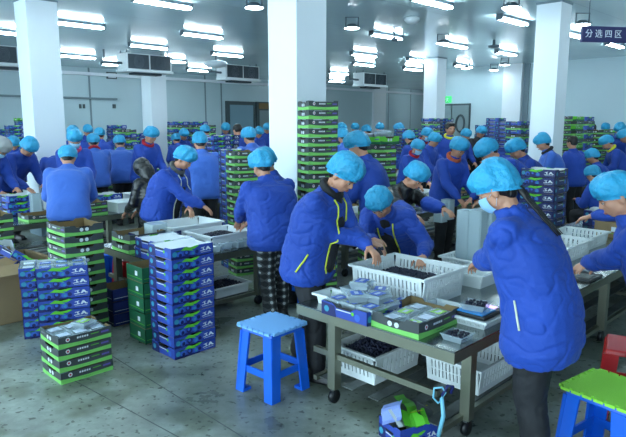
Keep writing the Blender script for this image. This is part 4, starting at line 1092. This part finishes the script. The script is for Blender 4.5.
def body_mesh(ps, vox):
    key = ('b', ps.key, vox)
    if key in BODY: return BODY[key]
    mb = MB(); m = 'skin'
    # trunk and limbs under the clothes
    cap_seg(mb, ps.P, ps.waist, .13, .115, m, flat=.78, side=ps.sx); cap_seg(mb, ps.waist, ps.chest, .115, .13, m, flat=.76, side=ps.sx)
    cap_seg(mb, ps.chest, ps.chest+ps.u2*.09, .13, .10, m, flat=.7, side=ps.sx); cap_seg(mb, ps.nb-ps.u2*.05, ps.nt+ps.hu*.04, .052, .050, m)
    for k in 'LR':
        cap_seg(mb, ps.chest+ps.u2*.12, ps.sh[k], .06, .052, m); cap_seg(mb, ps.sh[k], ps.el[k], .048, .037, m); cap_seg(mb, ps.el[k], ps.wr[k], .037, .025, m)
        cap_seg(mb, ps.P, ps.hip[k], .10, .088, m); cap_seg(mb, ps.hip[k], ps.kn[k], .082, .055, m); cap_seg(mb, ps.kn[k], ps.an[k], .053, .036, m)
        f = V((0,1,0)); cap_seg(mb, ps.an[k]+V((0,-.03,-.035)), ps.an[k]+V((0,.11,-.045)), .036, .028, m)
        ps.hand(mb, k, m)
    # head: skull, face, jaw, cheeks, nose, brow, ears
    Rm = Matrix((ps.hr, ps.hf, ps.hu)).transposed()
    def el(x, y, z, a, b, c, n=16): mb.ell(H2W(ps,x,y,z), (a,b,c), m, n, 12, rot=Rm)
    el(0,-.012,.025,.074,.090,.082); el(0,.020,-.025,.062,.066,.078); el(0,.040,-.070,.036,.034,.032)
    for sx in (-1,1):
        el(sx*.036,.050,-.022,.026,.026,.026); el(sx*.040,.006,-.052,.024,.040,.034)
        el(sx*.074,-.008,-.012,.010,.018,.030)
        el(sx*.030,.070,.020,.022,.012,.009)
    el(0,.078,.024,.014,.010,.012)
    if vox < .009:
        cap_seg(mb, H2W(ps,0,.080,.010), H2W(ps,0,.096,-.022), .0075, .010, m, n=8)
        for sx in (-1,1): el(sx*.010,.088,-.026,.008,.009,.007,8)
        el(0,.078,-.052,.022,.012,.008); el(0,.074,-.064,.017,.012,.007)
    else: cap_seg(mb, H2W(ps,0,.080,.008), H2W(ps,0,.097,-.022), .009, .012, m, n=8)
    me = remesh(mb, vox, 2 if vox < .009 else 1)
    fm = MB()
    for sx in (-1,1):      # eyes with lash line and brows
        fm.ell(H2W(ps,sx*.030,.077,.001), (.0135,.006,.0055), 'eyewhite', 10, 6, rot=Rm)
        fm.ell(H2W(ps,sx*.030,.0815,.0), (.0058,.003,.0052), 'eyedark', 8, 6, rot=Rm)
        fm.tube([H2W(ps,sx*.014,.080,.000), H2W(ps,sx*.024,.0848,.0058), H2W(ps,sx*.035,.0835,.0052), H2W(ps,sx*.046,.074,.0005)], .0016, 'eyedark', n=5)
        fm.tube([H2W(ps,sx*.013,.086,.018), H2W(ps,sx*.028,.087,.024), H2W(ps,sx*.047,.076,.020)], [.002,.003,.0015], 'hair', n=5)
    fm.tube([H2W(ps,-.020,.083,-.0565), H2W(ps,0,.0905,-.0555), H2W(ps,.020,.083,-.0565)], [.002,.0048,.002], 'lips', n=6)
    fm.tube([H2W(ps,-.015,.081,-.0625), H2W(ps,0,.088,-.0630), H2W(ps,.015,.081,-.0625)], [.002,.0048,.002], 'lips', n=6)
    join_into(me, fm); BODY[key] = me; return me
def jacket_mesh(ps, vox, mt='blue_cloth', seed=0, puffy=1.0, fold=.012, hem=.13, sleeves=True):
    key = ('j', ps.key, vox, mt, seed, sleeves, puffy)
    if key in BODY: return BODY[key]
    mb = MB(); q = puffy; sx = ps.sx; f = ps.f; dn = V((0,0,-1)) if ps.P.z > .6 else V((0,0,0))
    hb = ps.P*1.0-ps.u*.03+dn*(hem-.03); fh = (V((0,1,0))*.6+f*.4)
    if ps.P.z < .6: hb = ps.P-ps.u*.05
    loft(mb, [(hb-ps.u*.0, sx*.185*q, fh*.145*q), (hb+(ps.P-hb)*.35, sx*.212*q, fh*.168*q), (ps.P+ps.u*.02, sx*.205*q, f*.160*q), (ps.waist, sx*.196*q, f*.150*q), (ps.chest-ps.u*.03, sx*.205*q, f*.150*q),
              (ps.chest+ps.u2*.06, sx*.205*q, f*.142*q), (ps.chest+ps.u2*.125, sx*.180*q, f*.118*q), (ps.nb-ps.u2*.02, sx*.105, f*.088), (ps.nb+ps.u2*.02, sx*.080, f*.074), (ps.nb+ps.u2*.055, sx*.074, f*.070)], mt)
    cap_seg(mb, ps.chest+ps.u2*.07-f*.03, ps.nb-f*.015, .12, .075, mt, side=sx, flat=.8)
    if sleeves:
        for k, sg in (('L',-1),('R',1)):
            dq = sx*sg*(q-1)*.22; e, w, s0 = ps.el[k]+dq*.8, ps.wr[k], ps.sh[k]+dq; fd = (w-e).normalized()
            cap_seg(mb, ps.nb-ps.u2*.035, s0-ps.u2*.012, .066, .070, mt); cap_seg(mb, s0-sx*sg*.05-ps.u2*.02, s0-ps.u2*.012, .082, .072, mt); cap_seg(mb, s0, s0+(e-s0)*.5, .078, .071, mt); cap_seg(mb, s0+(e-s0)*.5, e, .071, .064, mt)
            cap_seg(mb, e, e+(w-e)*.6, .066, .058, mt); cap_seg(mb, e+(w-e)*.6, w-fd*.035, .060, .047, mt); cap_seg(mb, w-fd*.03, w-fd*.008, .039, .037, mt)
    me = remesh(mb, vox, 9 if vox < .012 else 3, fold=fold, seed=seed); BODY[key] = me; return me
def simple_mesh(key, fn):
    if key in BODY: return BODY[key]
    me = fn(); BODY[key] = me; return me
def trousers_mesh(ps, vox, mt):
    def fn():
        mb = MB(); 
        cap_seg(mb, ps.P+ps.u*.06, ps.P-V((0,0,.02)), .135, .135, mt, flat=.85, side=(1,0,0))
        for k in 'LR':
            cap_seg(mb, ps.P, ps.hip[k], .12, .112, mt); cap_seg(mb, ps.hip[k], ps.kn[k], .108, .080, mt); cap_seg(mb, ps.kn[k], ps.an[k]+V((0,0,.03)), .078, .066, mt)
        return remesh(mb, vox, 2, fold=.010, seed=3, fs=8)
    return simple_mesh(('t', ps.key, vox, mt), fn)
def shoe_mesh(ps, k):
    def fn():
        mb = MB(); a = ps.an[k]; g = a.z-.085
        cap_seg(mb, a+V((0,0,.02)), a+V((0,-.005,-.03)), .056, .050, 'shoe'); cap_seg(mb, a+V((0,-.03,-.045)), a+V((0,.12,-.052)), .042, .034, 'shoe', flat=1.0)
        mb.box(a.x-.045,a.x+.045,a.y-.075,a.y+.155,g+.001,g+.022,'shoe')
        return remesh(mb, .010, 2)
    return simple_mesh(('s', ps.key, k), fn)
def cap_mesh(ps, seed=0, mt='cap', big=1.0):
    def fn():
        rnd = random.Random(seed); n, rows = 40, 14; vs = []; fs = []; mb = MB(); ph = [rnd.uniform(0,6) for _ in range(4)]
        sag = rnd.uniform(-.012,.012)
        for j in range(rows+1):
            t = j/rows
            for i in range(n):
                w = 2*PI*i/n; cw, sw = math.cos(w), math.sin(w)   # sw>0 front
                rimz = .002+.030*sw if sw > 0 else .002+.050*sw
                if t < .86:
                    q = t/.86; a = q*PI*.56
                    sa_ = (math.sin(a)/math.sin(PI*.56))**.82 if a > 0 else 0; rx, ry = .089*big*sa_, .105*big*sa_
                    bul = .006*math.sin(PI*q); rx += bul; ry += bul*1.2
                    top = .137*big+sag*sw; z = rimz+.012+(top-rimz-.012)*max(0,math.cos(a*.90))**.9
                    pl = (.0045*math.sin(9*w+ph[0]+2*q)+.003*math.sin(17*w+ph[1])+.004*math.sin(5*w+ph[2]+4*q))*(q**.5)
                    rx += pl; ry += pl
                elif t < .95: rx, ry, z = .081, .097, rimz+.004
                else: pl = .003*math.sin(22*w+ph[3]); rx, ry, z = .084+pl, .100+pl, rimz-.008
                nz = .010*noise.noise(V((cw*2,sw*2,t*4+seed)))
                vs.append(H2W(ps, (rx+nz)*cw, (ry+nz)*sw-.010, z))
        for j in range(rows):
            for i in range(n): fs.append((j*n+i, (j+1)*n+i, (j+1)*n+(i+1)%n, j*n+(i+1)%n))
        fs.append(tuple(reversed(range(n))))
        mb.add(vs, [f[::-1] for f in fs], mt, True); return mb.mesh('cap')
    return simple_mesh(('c', ps.key, seed, mt, big), fn)
def hair_mesh(ps, kind):
    def fn():
        mb = MB(); Rm = Matrix((ps.hr, ps.hf, ps.hu)).transposed(); h = 'hair'
        if kind == 'short':
            mb.ell(H2W(ps,0,-.020,.040), (.084,.094,.080), h, 14, 10, rot=Rm); mb.ell(H2W(ps,0,-.045,-.005), (.074,.058,.055), h, 14, 10, rot=Rm)
            mb.ell(H2W(ps,0,.045,.085), (.062,.045,.028), h, 12, 8, rot=Rm)
            for sx in (-1,1): mb.ell(H2W(ps,sx*.066,.010,.028), (.016,.030,.038), h, 10, 8, rot=Rm)
        else:
            mb.ell(H2W(ps,0,-.040,.005), (.076,.062,.070), h, 14, 10, rot=Rm); mb.ell(H2W(ps,0,-.052,-.045), (.052,.034,.035), h, 12, 8, rot=Rm)
            for sx in (-1,1): cap_seg(mb, H2W(ps,sx*.069,.028,.045), H2W(ps,sx*.073,-.012,.015), .012, .012, h); cap_seg(mb, H2W(ps,sx*.068,.036,.040), H2W(ps,sx*.070,.030,.002), .007, .003, h)
            cap_seg(mb, H2W(ps,-.045,.070,.045), H2W(ps,.045,.070,.045), .012, .012, h)
        return remesh(mb, .008, 1)
    return simple_mesh(('h', ps.key, kind), fn)
def mask_mesh(ps):
    def fn():
        mb = MB(); n, rows = 14, 8; vs = []; fs = []
        for j in range(rows+1):
            t = j/rows; z = -.004-.088*t
            for i in range(n+1):
                w = PI*(.06+.88*i/n); bul = math.sin(w); wx = .069-.020*t*t
                y = .022+(.084-.018*abs(t-.45)-.018*t*t)*bul**.8
                if t == 0 or t == 1: y -= .006
                vs.append(H2W(ps, -wx*math.cos(w), y*1.02, z+.010*(bul-1)*(1-2*t)+.0015*math.sin(3*PI*t)))
        for j in range(rows):
            for i in range(n): fs.append((j*(n+1)+i, j*(n+1)+i+1, (j+1)*(n+1)+i+1, (j+1)*(n+1)+i))
        mb.add(vs, fs, 'mask', True)
        for sx in (-1,1): mb.tube([H2W(ps,sx*.066,.03,-.02), H2W(ps,sx*.078,-.01,-.002), H2W(ps,sx*.078,-.02,-.02), H2W(ps,sx*.062,.02,-.07)], .0015, 'signwhite', n=4)
        return mb.mesh('mask')
    return simple_mesh(('m', ps.key), fn)
def scarf_mesh(ps, mt, vox=.010, thick=.028):
    def fn():
        mb = MB(); k = 14; u = (ps.u2+ps.hu*.4).normalized(); s = ps.sx; f = s.cross(u); 
        if f.y < 0: f = -f
        pts = [ps.nb+u*.030+s*(.072*math.cos(w))+f*(.070*math.sin(w))+u*(-.018*math.sin(w)) for w in [2*PI*i/k for i in range(k)]]
        for i in range(k): cap_seg(mb, pts[i], pts[(i+1)%k], thick, thick, mt, n=8)
        return remesh(mb, vox, 1, fold=.006, fs=22)
    return simple_mesh(('sc', ps.key, mt), fn)
def surf_line(me, pts, direction, r, mt, off=.004, lim=.24):
    """tube that follows the cloth: each point is thrown onto the mesh along direction"""
    bvh = BVHTree.FromPolygons([v.co.copy() for v in me.vertices], [tuple(p.vertices) for p in me.polygons])
    d = V(direction).normalized(); out = []; n = 5
    for a, b in zip(pts[:-1], pts[1:]):
        for i in range(n+1):
            p = V(a)+(V(b)-V(a))*i/n; h = bvh.ray_cast(p-d*.6, d)
            if h[0] is not None and (p-h[0]).dot(d) < lim: out.append(h[0]-d*off)
    if len(out) < 2: return None
    m = MB(); m.tube(out, r, mt, n=6); return m
def world_mat(root, rz, s): return Matrix.Translation(root) @ Matrix.Rotation(rz,4,'Z') @ Matrix.Scale(s,4)
def person(root, rz, ps, label, s=1.0, vox=.011, jacket='blue_cloth', pants='black_cloth', cap='cap', hair='tied', mask=False, scarf=None, seed=0, group=None,
           zipper=None, sleeves_mt=None, inner=None, fold=.010, hem=.13, big=1.10, vest=None, puffy=1.0):
    o = link('person', body_mesh(ps, vox)); o.location = root; o.rotation_euler = (0,0,rz); o.scale = (s,s,s); tag(o, label, 'person', group)
    jm = jacket_mesh(ps, vox*1.25, jacket, seed=seed, fold=fold, hem=hem, puffy=puffy)
    j = link('jacket', jm, o)
    link('trousers', trousers_mesh(ps, max(.012,vox*1.3), pants), o)
    for k in 'LR': link('shoe', shoe_mesh(ps, k), o)
    if cap: link('cap', cap_mesh(ps, seed=seed%6, mt=cap, big=big), o)
    if hair: link('hair', hair_mesh(ps, hair), o)
    if mask: link('mask', mask_mesh(ps), o)
    if scarf: link('scarf', scarf_mesh(ps, scarf), o)
    fdir = -(V((ps.f.x, ps.f.y, ps.f.z)).normalized())
    if inner:
        mb = MB(); a = ps.nb+ps.f*.055; b = ps.chest+ps.f*.132*puffy; c = ps.waist+ps.f*.136*puffy; d = ps.P+ps.f*.148*puffy
        cap_seg(mb, a, b, .050, .050, inner, side=ps.sx, flat=.7); cap_seg(mb, b, c, .060, .060, inner, side=ps.sx, flat=.75); cap_seg(mb, c, d, .060, .060, inner, side=ps.sx, flat=.7)
        link('inner_top', remesh(mb, .010, 1, fold=.005), o)
    if zipper:
        for off_ in ((-.062,.062) if inner else (0,)):
            ln = surf_line(jm, [ps.nb-ps.u2*.02+ps.sx*off_, ps.chest+ps.sx*off_, ps.waist+ps.sx*off_, ps.P-ps.u*.04+ps.sx*off_], fdir, .006, zipper)
            if ln: ln.build('zipper_trim', o)
    if sleeves_mt:
        mb = MB()
        for k in 'LR':
            e, w = ps.el[k], ps.wr[k]; fd = (w-e).normalized()
            mb2 = MB(); cap_seg(mb2, e+(w-e)*.05, e+(w-e)*.6, .075, .067, sleeves_mt); cap_seg(mb2, e+(w-e)*.6, w-fd*.03, .067, .050, sleeves_mt)
            link('oversleeve', remesh(mb2, .013, 2, fold=.009), o)
    return o, ps, jm
def local(root, rz, s, P):
    return tuple((world_mat(root, rz, s).inverted() @ V(P)))

# ---- near people, one by one
def near(root, rz, s, hl, hr, label, seed, poleL=None, poleR=None, lean=20, hpitch=35, hyaw=0, htilt=0, side=0, twist=0, step=.05, sit=False, hipback=0, curl=.9, **k):
    root = V((root[0], root[1], 0)); rz = math.radians(rz)
    ps = Pose(lean=lean, hpitch=hpitch, hyaw=hyaw, htilt=htilt, side=side, twist=twist, step=step, sit=sit, hipback=hipback, curl=curl, poleL=poleL, poleR=poleR,
              L=local(root, rz, s, hl) if hl else None, R=local(root, rz, s, hr) if hr else None)
    o, ps, jm = person(root, rz, ps, label, s=s, seed=seed, **k); Mw = world_mat(root, rz, s)
    DBG.append((label[:30], tuple(Mw @ H2W(ps,0,0,.13)), s))
    return o, ps, jm, Mw
DBG = []
# P1: standing woman left of the front table, sorting with both hands
hold = atY(372,243,3.80)
o1, ps1, j1, M1 = near(AB(2.79,2.82), 243, 1.02, hold+V((-.03,-.075,-.01)), hold+V((-.02,.05,.0)), 'worker in blue jacket and cyan cap standing left of the front table, holding berries', 1,
   lean=16, hpitch=42, hyaw=-8, step=.12, vox=.0062, inner='black_cloth', zipper='yellow', scarf='black_cloth', fold=.018, hem=.16, puffy=1.06, poleR=(-.1,-.75,-.6), curl=1.3)
for k_s, pts in (('a', [ps1.P+V((.22,.10,.06)), ps1.P+V((.22,.02,-.06))]),):
    ln = surf_line(j1, pts, (-1,0,0), .0065, 'yellow')
    if ln: ln.build('pocket_trim', o1)
m = MB()
for i in range(7): m.ell((.012*math.cos(i*.9)*(1 if i else 0), .012*math.sin(i*.9)*(1 if i else 0), .004*(i%2)), (.009,.009,.009), 'berry', 8, 6)
o = m.build('blueberries'); o.location = hold+V((.055,-.045,-.03)); tag(o, 'small bunch of blueberries in the standing left worker hands', 'blueberries', kind='stuff')
# P2: bending woman reaching into the big crate
near((.69,4.80), 158, .97, (.80,4.20,.80), (.44,4.20,.92), 'worker bending over the big white crate, reaching in with one arm', 2,
   lean=50, hpitch=48, hyaw=-4, htilt=6, vox=.0066, zipper='yellow', inner='black_cloth', fold=.017, hair='tied', curl=.7)
# P3: black glossy jacket with blue oversleeves
near((.64,5.48), 232, .97, at(458,216,.98)*1.0, at(441,243,.88), 'worker in glossy black jacket and blue oversleeves behind the big crate', 3,
   lean=32, hpitch=42, hyaw=-10, vox=.0075, jacket='black_glossy', sleeves_mt='blue_cloth', fold=.012, hair='tied')
# P4: large woman at the right, seen from behind her left shoulder, long ponytail, mask
h4 = atY(484,262,3.12)
o4, ps4, j4, M4 = near((1.10,2.74), 52, 1.02, h4+V((-.02,.02,.0)), h4+V((.10,.10,.0)), 'masked worker with long ponytail at the right end of the front table', 4,
   lean=17, hpitch=33, hyaw=6, vox=.0062, mask=True, fold=.018, hem=.22, puffy=1.10, poleL=(-.6,-.5,-.7), curl=1.0, big=1.06)
m = MB(); hd = [H2W(ps4,0,-.10,-.01), H2W(ps4,.0,-.125,-.05)]
bv = BVHTree.FromPolygons([v.co.copy() for v in j4.vertices], [tuple(p.vertices) for p in j4.polygons])
A_ = H2W(ps4,.01,-.092,-.025); c = ps4.nb+(ps4.waist-ps4.nb)*.36+ps4.sx*.045; h_ = bv.ray_cast(c-ps4.f*.6, ps4.f); B_ = (h_[0] or c)-ps4.f*.006
pts = []
for t in range(11):
    p = A_+(B_-A_)*(t/10); h_ = bv.ray_cast(p-ps4.f*.6, ps4.f)
    if h_[0] is not None and t > 1 and (h_[0]-p).dot(ps4.f) < .010: p = h_[0]-ps4.f*.010
    pts.append(p)
L_p = len(pts)
for q_ in range(9):
    sp = (q_-4)/4
    m.tube([p+ps4.sx*(sp*(.016+.022*i/L_p)+.004*math.sin(i*1.3+q_))+ps4.f*(-.010*(1-sp*sp) if i < 3 else -.004*(q_%2)) for i, p in enumerate(pts)], [.010]*3+[max(.002,.008-.0007*i-.0006*(q_%3)*i) for i in range(L_p-3)], 'hair', n=6)
m.build('ponytail', o4)
ln = surf_line(j4, [ps4.P+V((-.2,.07,.10)), ps4.P+V((-.2,.035,-.03))], (1,0,0), .005, 'whitepipe')
if ln: ln.build('pocket_trim', o4)
# P5: right edge
h5 = atY(600,262,3.32)
o5, ps5, j5, M5 = near((1.84,3.02), 68, .98, atY(577,268,3.42), h5, 'worker cut by the right picture edge, facing the front table', 5,
   lean=19, hpitch=30, hyaw=8, vox=.0068, fold=.017, hem=.2, mask=False, big=1.04)
ln = surf_line(j5, [ps5.P+V((-.2,.10,.10)), ps5.P+V((-.2,.04,-.05))], (1,0,0), .006, 'yellow')
if ln: ln.build('pocket_trim', o5)
# P6: behind P5, arm reaching across
near((2.78,4.32), 55, 1.0, atY(579,219,4.62), atY(596,262,4.55), 'worker behind the right edge worker, reaching left across the table', 6, lean=22, hpitch=35, vox=.009)
# P7: back view, plaid trousers
near(AB(3.38,3.86), 38, .965, AB(3.35,4.35,.82), AB(3.65,4.30,.82), 'worker seen from behind in black and white plaid trousers', 7, lean=12, hpitch=30, vox=.0085, pants='plaid', fold=.018, hem=.15, puffy=1.26, big=1.16)
# P9: stooping worker at the middle table
near((-1.66,6.44), 252, 1.0, atY(191,213,6.15), atY(213,214,6.25), 'worker in grey hood stooping over the middle table with large white crate', 8, lean=22, hpitch=38, hyaw=5, vox=.0085, puffy=1.2, zipper='whitepipe', scarf='grey_cloth', inner='black_cloth', fold=.018)

for o_ in list(COL.objects):
    if o_.name.startswith('person'): OBST.append((o_.location.x, o_.location.y))
near((-.30,5.70), 105, .97, None, None, 'worker half hidden behind the one in plaid trousers, before the column', 5, lean=10, hpitch=25, hyaw=20, vox=.012)
# ---- everybody else: pose library, each placed by where the head is
LIB = {
 'up':    Pose(lean=4, hpitch=8, L=(-.16,.26,.92), R=(.16,.26,.92)),
 'stand': Pose(lean=12, hpitch=30),
 'work':  Pose(lean=22, hpitch=38, L=(-.12,.40,.86), R=(.14,.40,.84)),
 'lean':  Pose(lean=40, hpitch=50, L=(-.12,.50,.78), R=(.14,.52,.76)),
 'deep':  Pose(lean=62, hpitch=62, L=(-.12,.60,.72), R=(.15,.62,.72)),
 'sit':   Pose(lean=14, hpitch=30, sit=True, L=(-.12,.36,.70), R=(.14,.36,.70)),
}
def crown(ps): return H2W(ps,0,-.01,.13)
def auto(px, cy, b, rz, label, pose=None, seed=0, **k):
    t = (px-313)/590.0; a = b*(1+t)/(1-t); Y = (a+b)/S2; P = atY(px, cy, Y)
    if pose is None:
        pose = min(('stand','work','lean','sit'), key=lambda n: abs(crown(LIB[n]).z-P.z))
    ps = LIB[pose]; c = crown(ps); s = max(.88, min(1.13, P.z/c.z)); r = math.radians(rz)
    def of(Pk):
        sk = max(.88, min(1.13, Pk.z/c.z)); o_ = Matrix.Rotation(r, 3, 'Z') @ V((c.x, c.y, 0))*sk; return (o_.x, o_.y), sk
    sp_ = free(px, cy, Y, of, .60, .24) or free(px, cy, Y, of, .45, .16) or free(px, cy, Y, of, .33, .10)
    if sp_: root, s = V((sp_[0], sp_[1], 0)), sp_[3]
    else:
        print('NOFREE', label); o_, s = of(P); root = V((P.x-o_[0], P.y-o_[1], 0))
    OBST.append((root.x, root.y))
    person(root, r, ps, label, s=s, seed=seed, vox=.013, **k)
    return root
PEO = [
 # px, crown y, b line of the head, facing, label, options
 (352,134,4.05,75,'tall worker with large cyan cap right behind the front left worker',dict(vox_=1)),
 (199,134,6.95,25,'worker in pale blue seen from behind, right behind the stooping worker',dict(jacket='blue_cloth_pale',puffy=1.12)),
 (68,148,6.75,20,'broad backed worker in pale blue jacket behind the green tray stack',dict(jacket='blue_cloth_pale',puffy=1.12)),
 (5,134,8.5,250,'grey capped worker leaning in from the left picture edge',dict(cap='greycap',mask=True,pose='lean')),
 (33,141,8.5,240,'worker leaning over the table left of the pale blue back',dict(pose='lean')),
 (13,138,11.2,200,'small far worker at the left edge under the blue stacks',dict()),
 (45,146,9.7,60,'low bent worker just left of the left white column',dict()),
 (73,127,11.2,210,'far worker with dark cap line right of the left white column, rearmost',dict()),
 (75,131,9.75,215,'masked worker with pink scarf right of the left white column',dict(mask=True,scarf='pink_cloth')),
 (93,135,8.5,20,'pale blue backed worker with red collar beside the black hooded child size figure',dict(jacket='blue_cloth_pale',scarf='red_cloth',puffy=1.1)),
 (88,126,13.8,210,'tiny far worker above the red collared back',dict()),
 (99,129,11.2,20,'far worker seen from behind, right of the two capped heads',dict()),
 (119,137,11.2,30,'far pale blue back in front of the far blue stacks',dict(jacket='blue_cloth_pale',puffy=1.12)),
 (134,135,12.5,200,'far worker between the pale back and the red scarfed worker',dict()),
 (153,128,9.75,235,'worker in red scarf before the second white column',dict(scarf='red_cloth')),
 (175,135,11.2,30,'far worker just right of the second column',dict()),
 (185,130,12.5,220,'far worker facing the camera before the wide box row',dict()),
 (192,124,13.8,200,'tiny far worker above the wide row of boxes',dict()),
 (204,126,12.5,45,'far worker in pale blue and dark trousers standing by the box row',dict(jacket='blue_cloth_pale',puffy=1.12)),
 (226,124,13.0,200,'tiny worker at the grey left wall door',dict()),
 (236,121,9.6,30,'dark haired worker in blue left of the middle column',dict(cap=None,hair='short')),
 (247,129,8.4,30,'pale blue back just left of the middle column',dict(jacket='blue_cloth_pale',puffy=1.12)),
 (260,128,9.75,215,'worker facing the camera touching the middle column',dict()),
 (268,124,12.5,210,'tiny far worker at the left side of the middle column',dict()),
 (339,122,9.6,100,'tiny far worker right of the tall green stack',dict(scarf='red_cloth')),
 (341,130,8.4,30,'far worker in pale blue right of the tall green stack',dict(jacket='blue_cloth_pale',puffy=1.12)),
 (356,123,11.3,200,'tiny far worker above the second tall stack, left',dict()),
 (365,126,9.6,40,'far worker directly above the second tall stack',dict()),
 (381,123,9.6,200,'tiny far worker above the light green tray',dict()),
 (397,124,9.6,90,'far worker in blue right of the light green tray',dict()),
 (407,132,6.9,40,'dark collared worker right of the second tall stack',dict(scarf='black_cloth')),
 (420,141,4.6,215,'masked worker standing behind the black jacket worker',dict(mask=True,scarf='red_cloth')),
 (429,129,6.9,215,'far masked worker before the far column',dict(mask=True,scarf='red_cloth')),
 (437,134,7.3,220,'far worker right of the far column',dict()),
 (451,120,5.8,200,'tall bareheaded man with black hair and yellow collar before the double door',dict(cap=None,hair='short',scarf='yellow_cloth',pose='up',pants='black_cloth')),
 (462,139,4.45,215,'worker in orange scarf looking down, behind the nested punnets',dict(scarf='orange_cloth')),
 (480,138,3.5,100,'broad worker leaning left behind the ponytailed worker',dict(pose='lean')),
 (468,130,6.9,210,'far worker right of the tall bareheaded man',dict()),
 (483,127,6.9,200,'far worker in a dark coat right of the double door',dict(jacket='black_cloth')),
 (511,141,3.0,80,'worker leaning left just left of the right white column',dict(pose='work')),
 (539,135,4.0,85,'worker with dark hood before the right white column, looking down left',dict(scarf='black_cloth',jacket='blue_cloth_pale',puffy=1.12)),
 (572,135,4.0,30,'bareheaded man in blue seen from behind, right of the column',dict(cap=None,hair='short',pose='up')),
 (589,150,4.0,60,'seated worker facing away beside the bareheaded man',dict(pose='sit')),
 (590,167,2.95,25,'seated worker with rounded back right of the navy stack',dict(pose='sit')),
 (593,123,5.8,150,'tiny far dark haired worker at the far right',dict(cap=None,hair='short')),
 (606,122,5.8,150,'far standing worker at the right under the wall',dict()),
 (620,122,4.3,150,'far standing worker nearest the right picture edge',dict()),
 (621,131,4.0,60,'worker leaning in at the right edge, far row',dict(pose='work')),
 (603,137,3.9,80,'worker in yellow collar bending at the far right table',dict(scarf='yellow_cloth',pose='work')),
]
for i, (px, cy, b, rz, lab, k) in enumerate(PEO):
    k = dict(k); k.pop('vox_', None); po = k.pop('pose', None)
    auto(px, cy, b, rz+((i*37)%17-8), lab, pose=po, seed=i % 6, **k)
# the small black hooded figure
t = LIB['stand']
P = atY(137,156,6.75); r = math.radians(70); s = .88; c = crown(t)
off = Matrix.Rotation(r,3,'Z') @ V((c.x,c.y,0))*s
root = V((P.x-off.x, P.y-off.y, 0))
o, ps, jm = person(root, r, t, 'figure in black hooded coat behind the stooping worker, back turned', s=s, jacket='black_glossy', cap=None, hair=None, puffy=1.2, seed=9, vox=.011)
mb = MB(); Rm = Matrix((t.hr, t.hf, t.hu)).transposed()
mb.ell(H2W(t,0,-.02,.01), (.108,.118,.125), 'black_glossy', 16, 12, rot=Rm); cap_seg(mb, H2W(t,0,-.05,-.06), t.nb-t.f*.03, .10, .10, 'black_glossy')
link('hood', remesh(mb, .012, 2, fold=.018, seed=4), o)
# cartons and stray things behind the people on the right
for d_ in DBG: print('DBG', d_[0], [round(x,2) for x in d_[1]], d_[2])

for o_ in COL.objects:
    if 'label' in o_.keys() and len(o_['label'].split()) > 16: print('LONG', len(o_['label'].split()), o_['label'])
# ---------------------------------------------------------------- camera, world, exposure
cam = bpy.data.cameras.new('camera'); co = bpy.data.objects.new('camera', cam); COL.objects.link(co)
co.location = (0,0,CAM_H); co.rotation_euler = (PI/2-PITCH,0,0)
cam.sensor_width = 36; cam.lens = F_PX/626*36; cam.clip_start = .05; cam.clip_end = 100
SC.camera = co
w = bpy.data.worlds.new('hall_ambient'); SC.world = w; w.use_nodes = True
N_ = w.node_tree.nodes; L_ = w.node_tree.links
tc_ = N_.new('ShaderNodeTexCoord'); dp = N_.new('ShaderNodeVectorMath'); dp.operation = 'DOT_PRODUCT'; dp.inputs[1].default_value = (-.80,-.60,0)
mr_ = N_.new('ShaderNodeMapRange'); mr_.inputs['From Min'].default_value = .1; mr_.inputs['From Max'].default_value = .9; mr_.inputs['To Min'].default_value = .10; mr_.inputs['To Max'].default_value = 2.2
L_.new(tc_.outputs['Generated'], dp.inputs[0]); L_.new(dp.outputs['Value'], mr_.inputs['Value']); L_.new(mr_.outputs['Result'], N_['Background'].inputs['Strength'])
bg = w.node_tree.nodes['Background']; bg.inputs['Color'].default_value = (.62,.86,1.0,1); bg.inputs['Strength'].default_value = .55
SC.view_settings.view_transform = 'Standard'; SC.view_settings.look = 'None'; SC.view_settings.gamma = 1; SC.view_settings.exposure = 1.65
SC.view_settings.use_curve_mapping = False
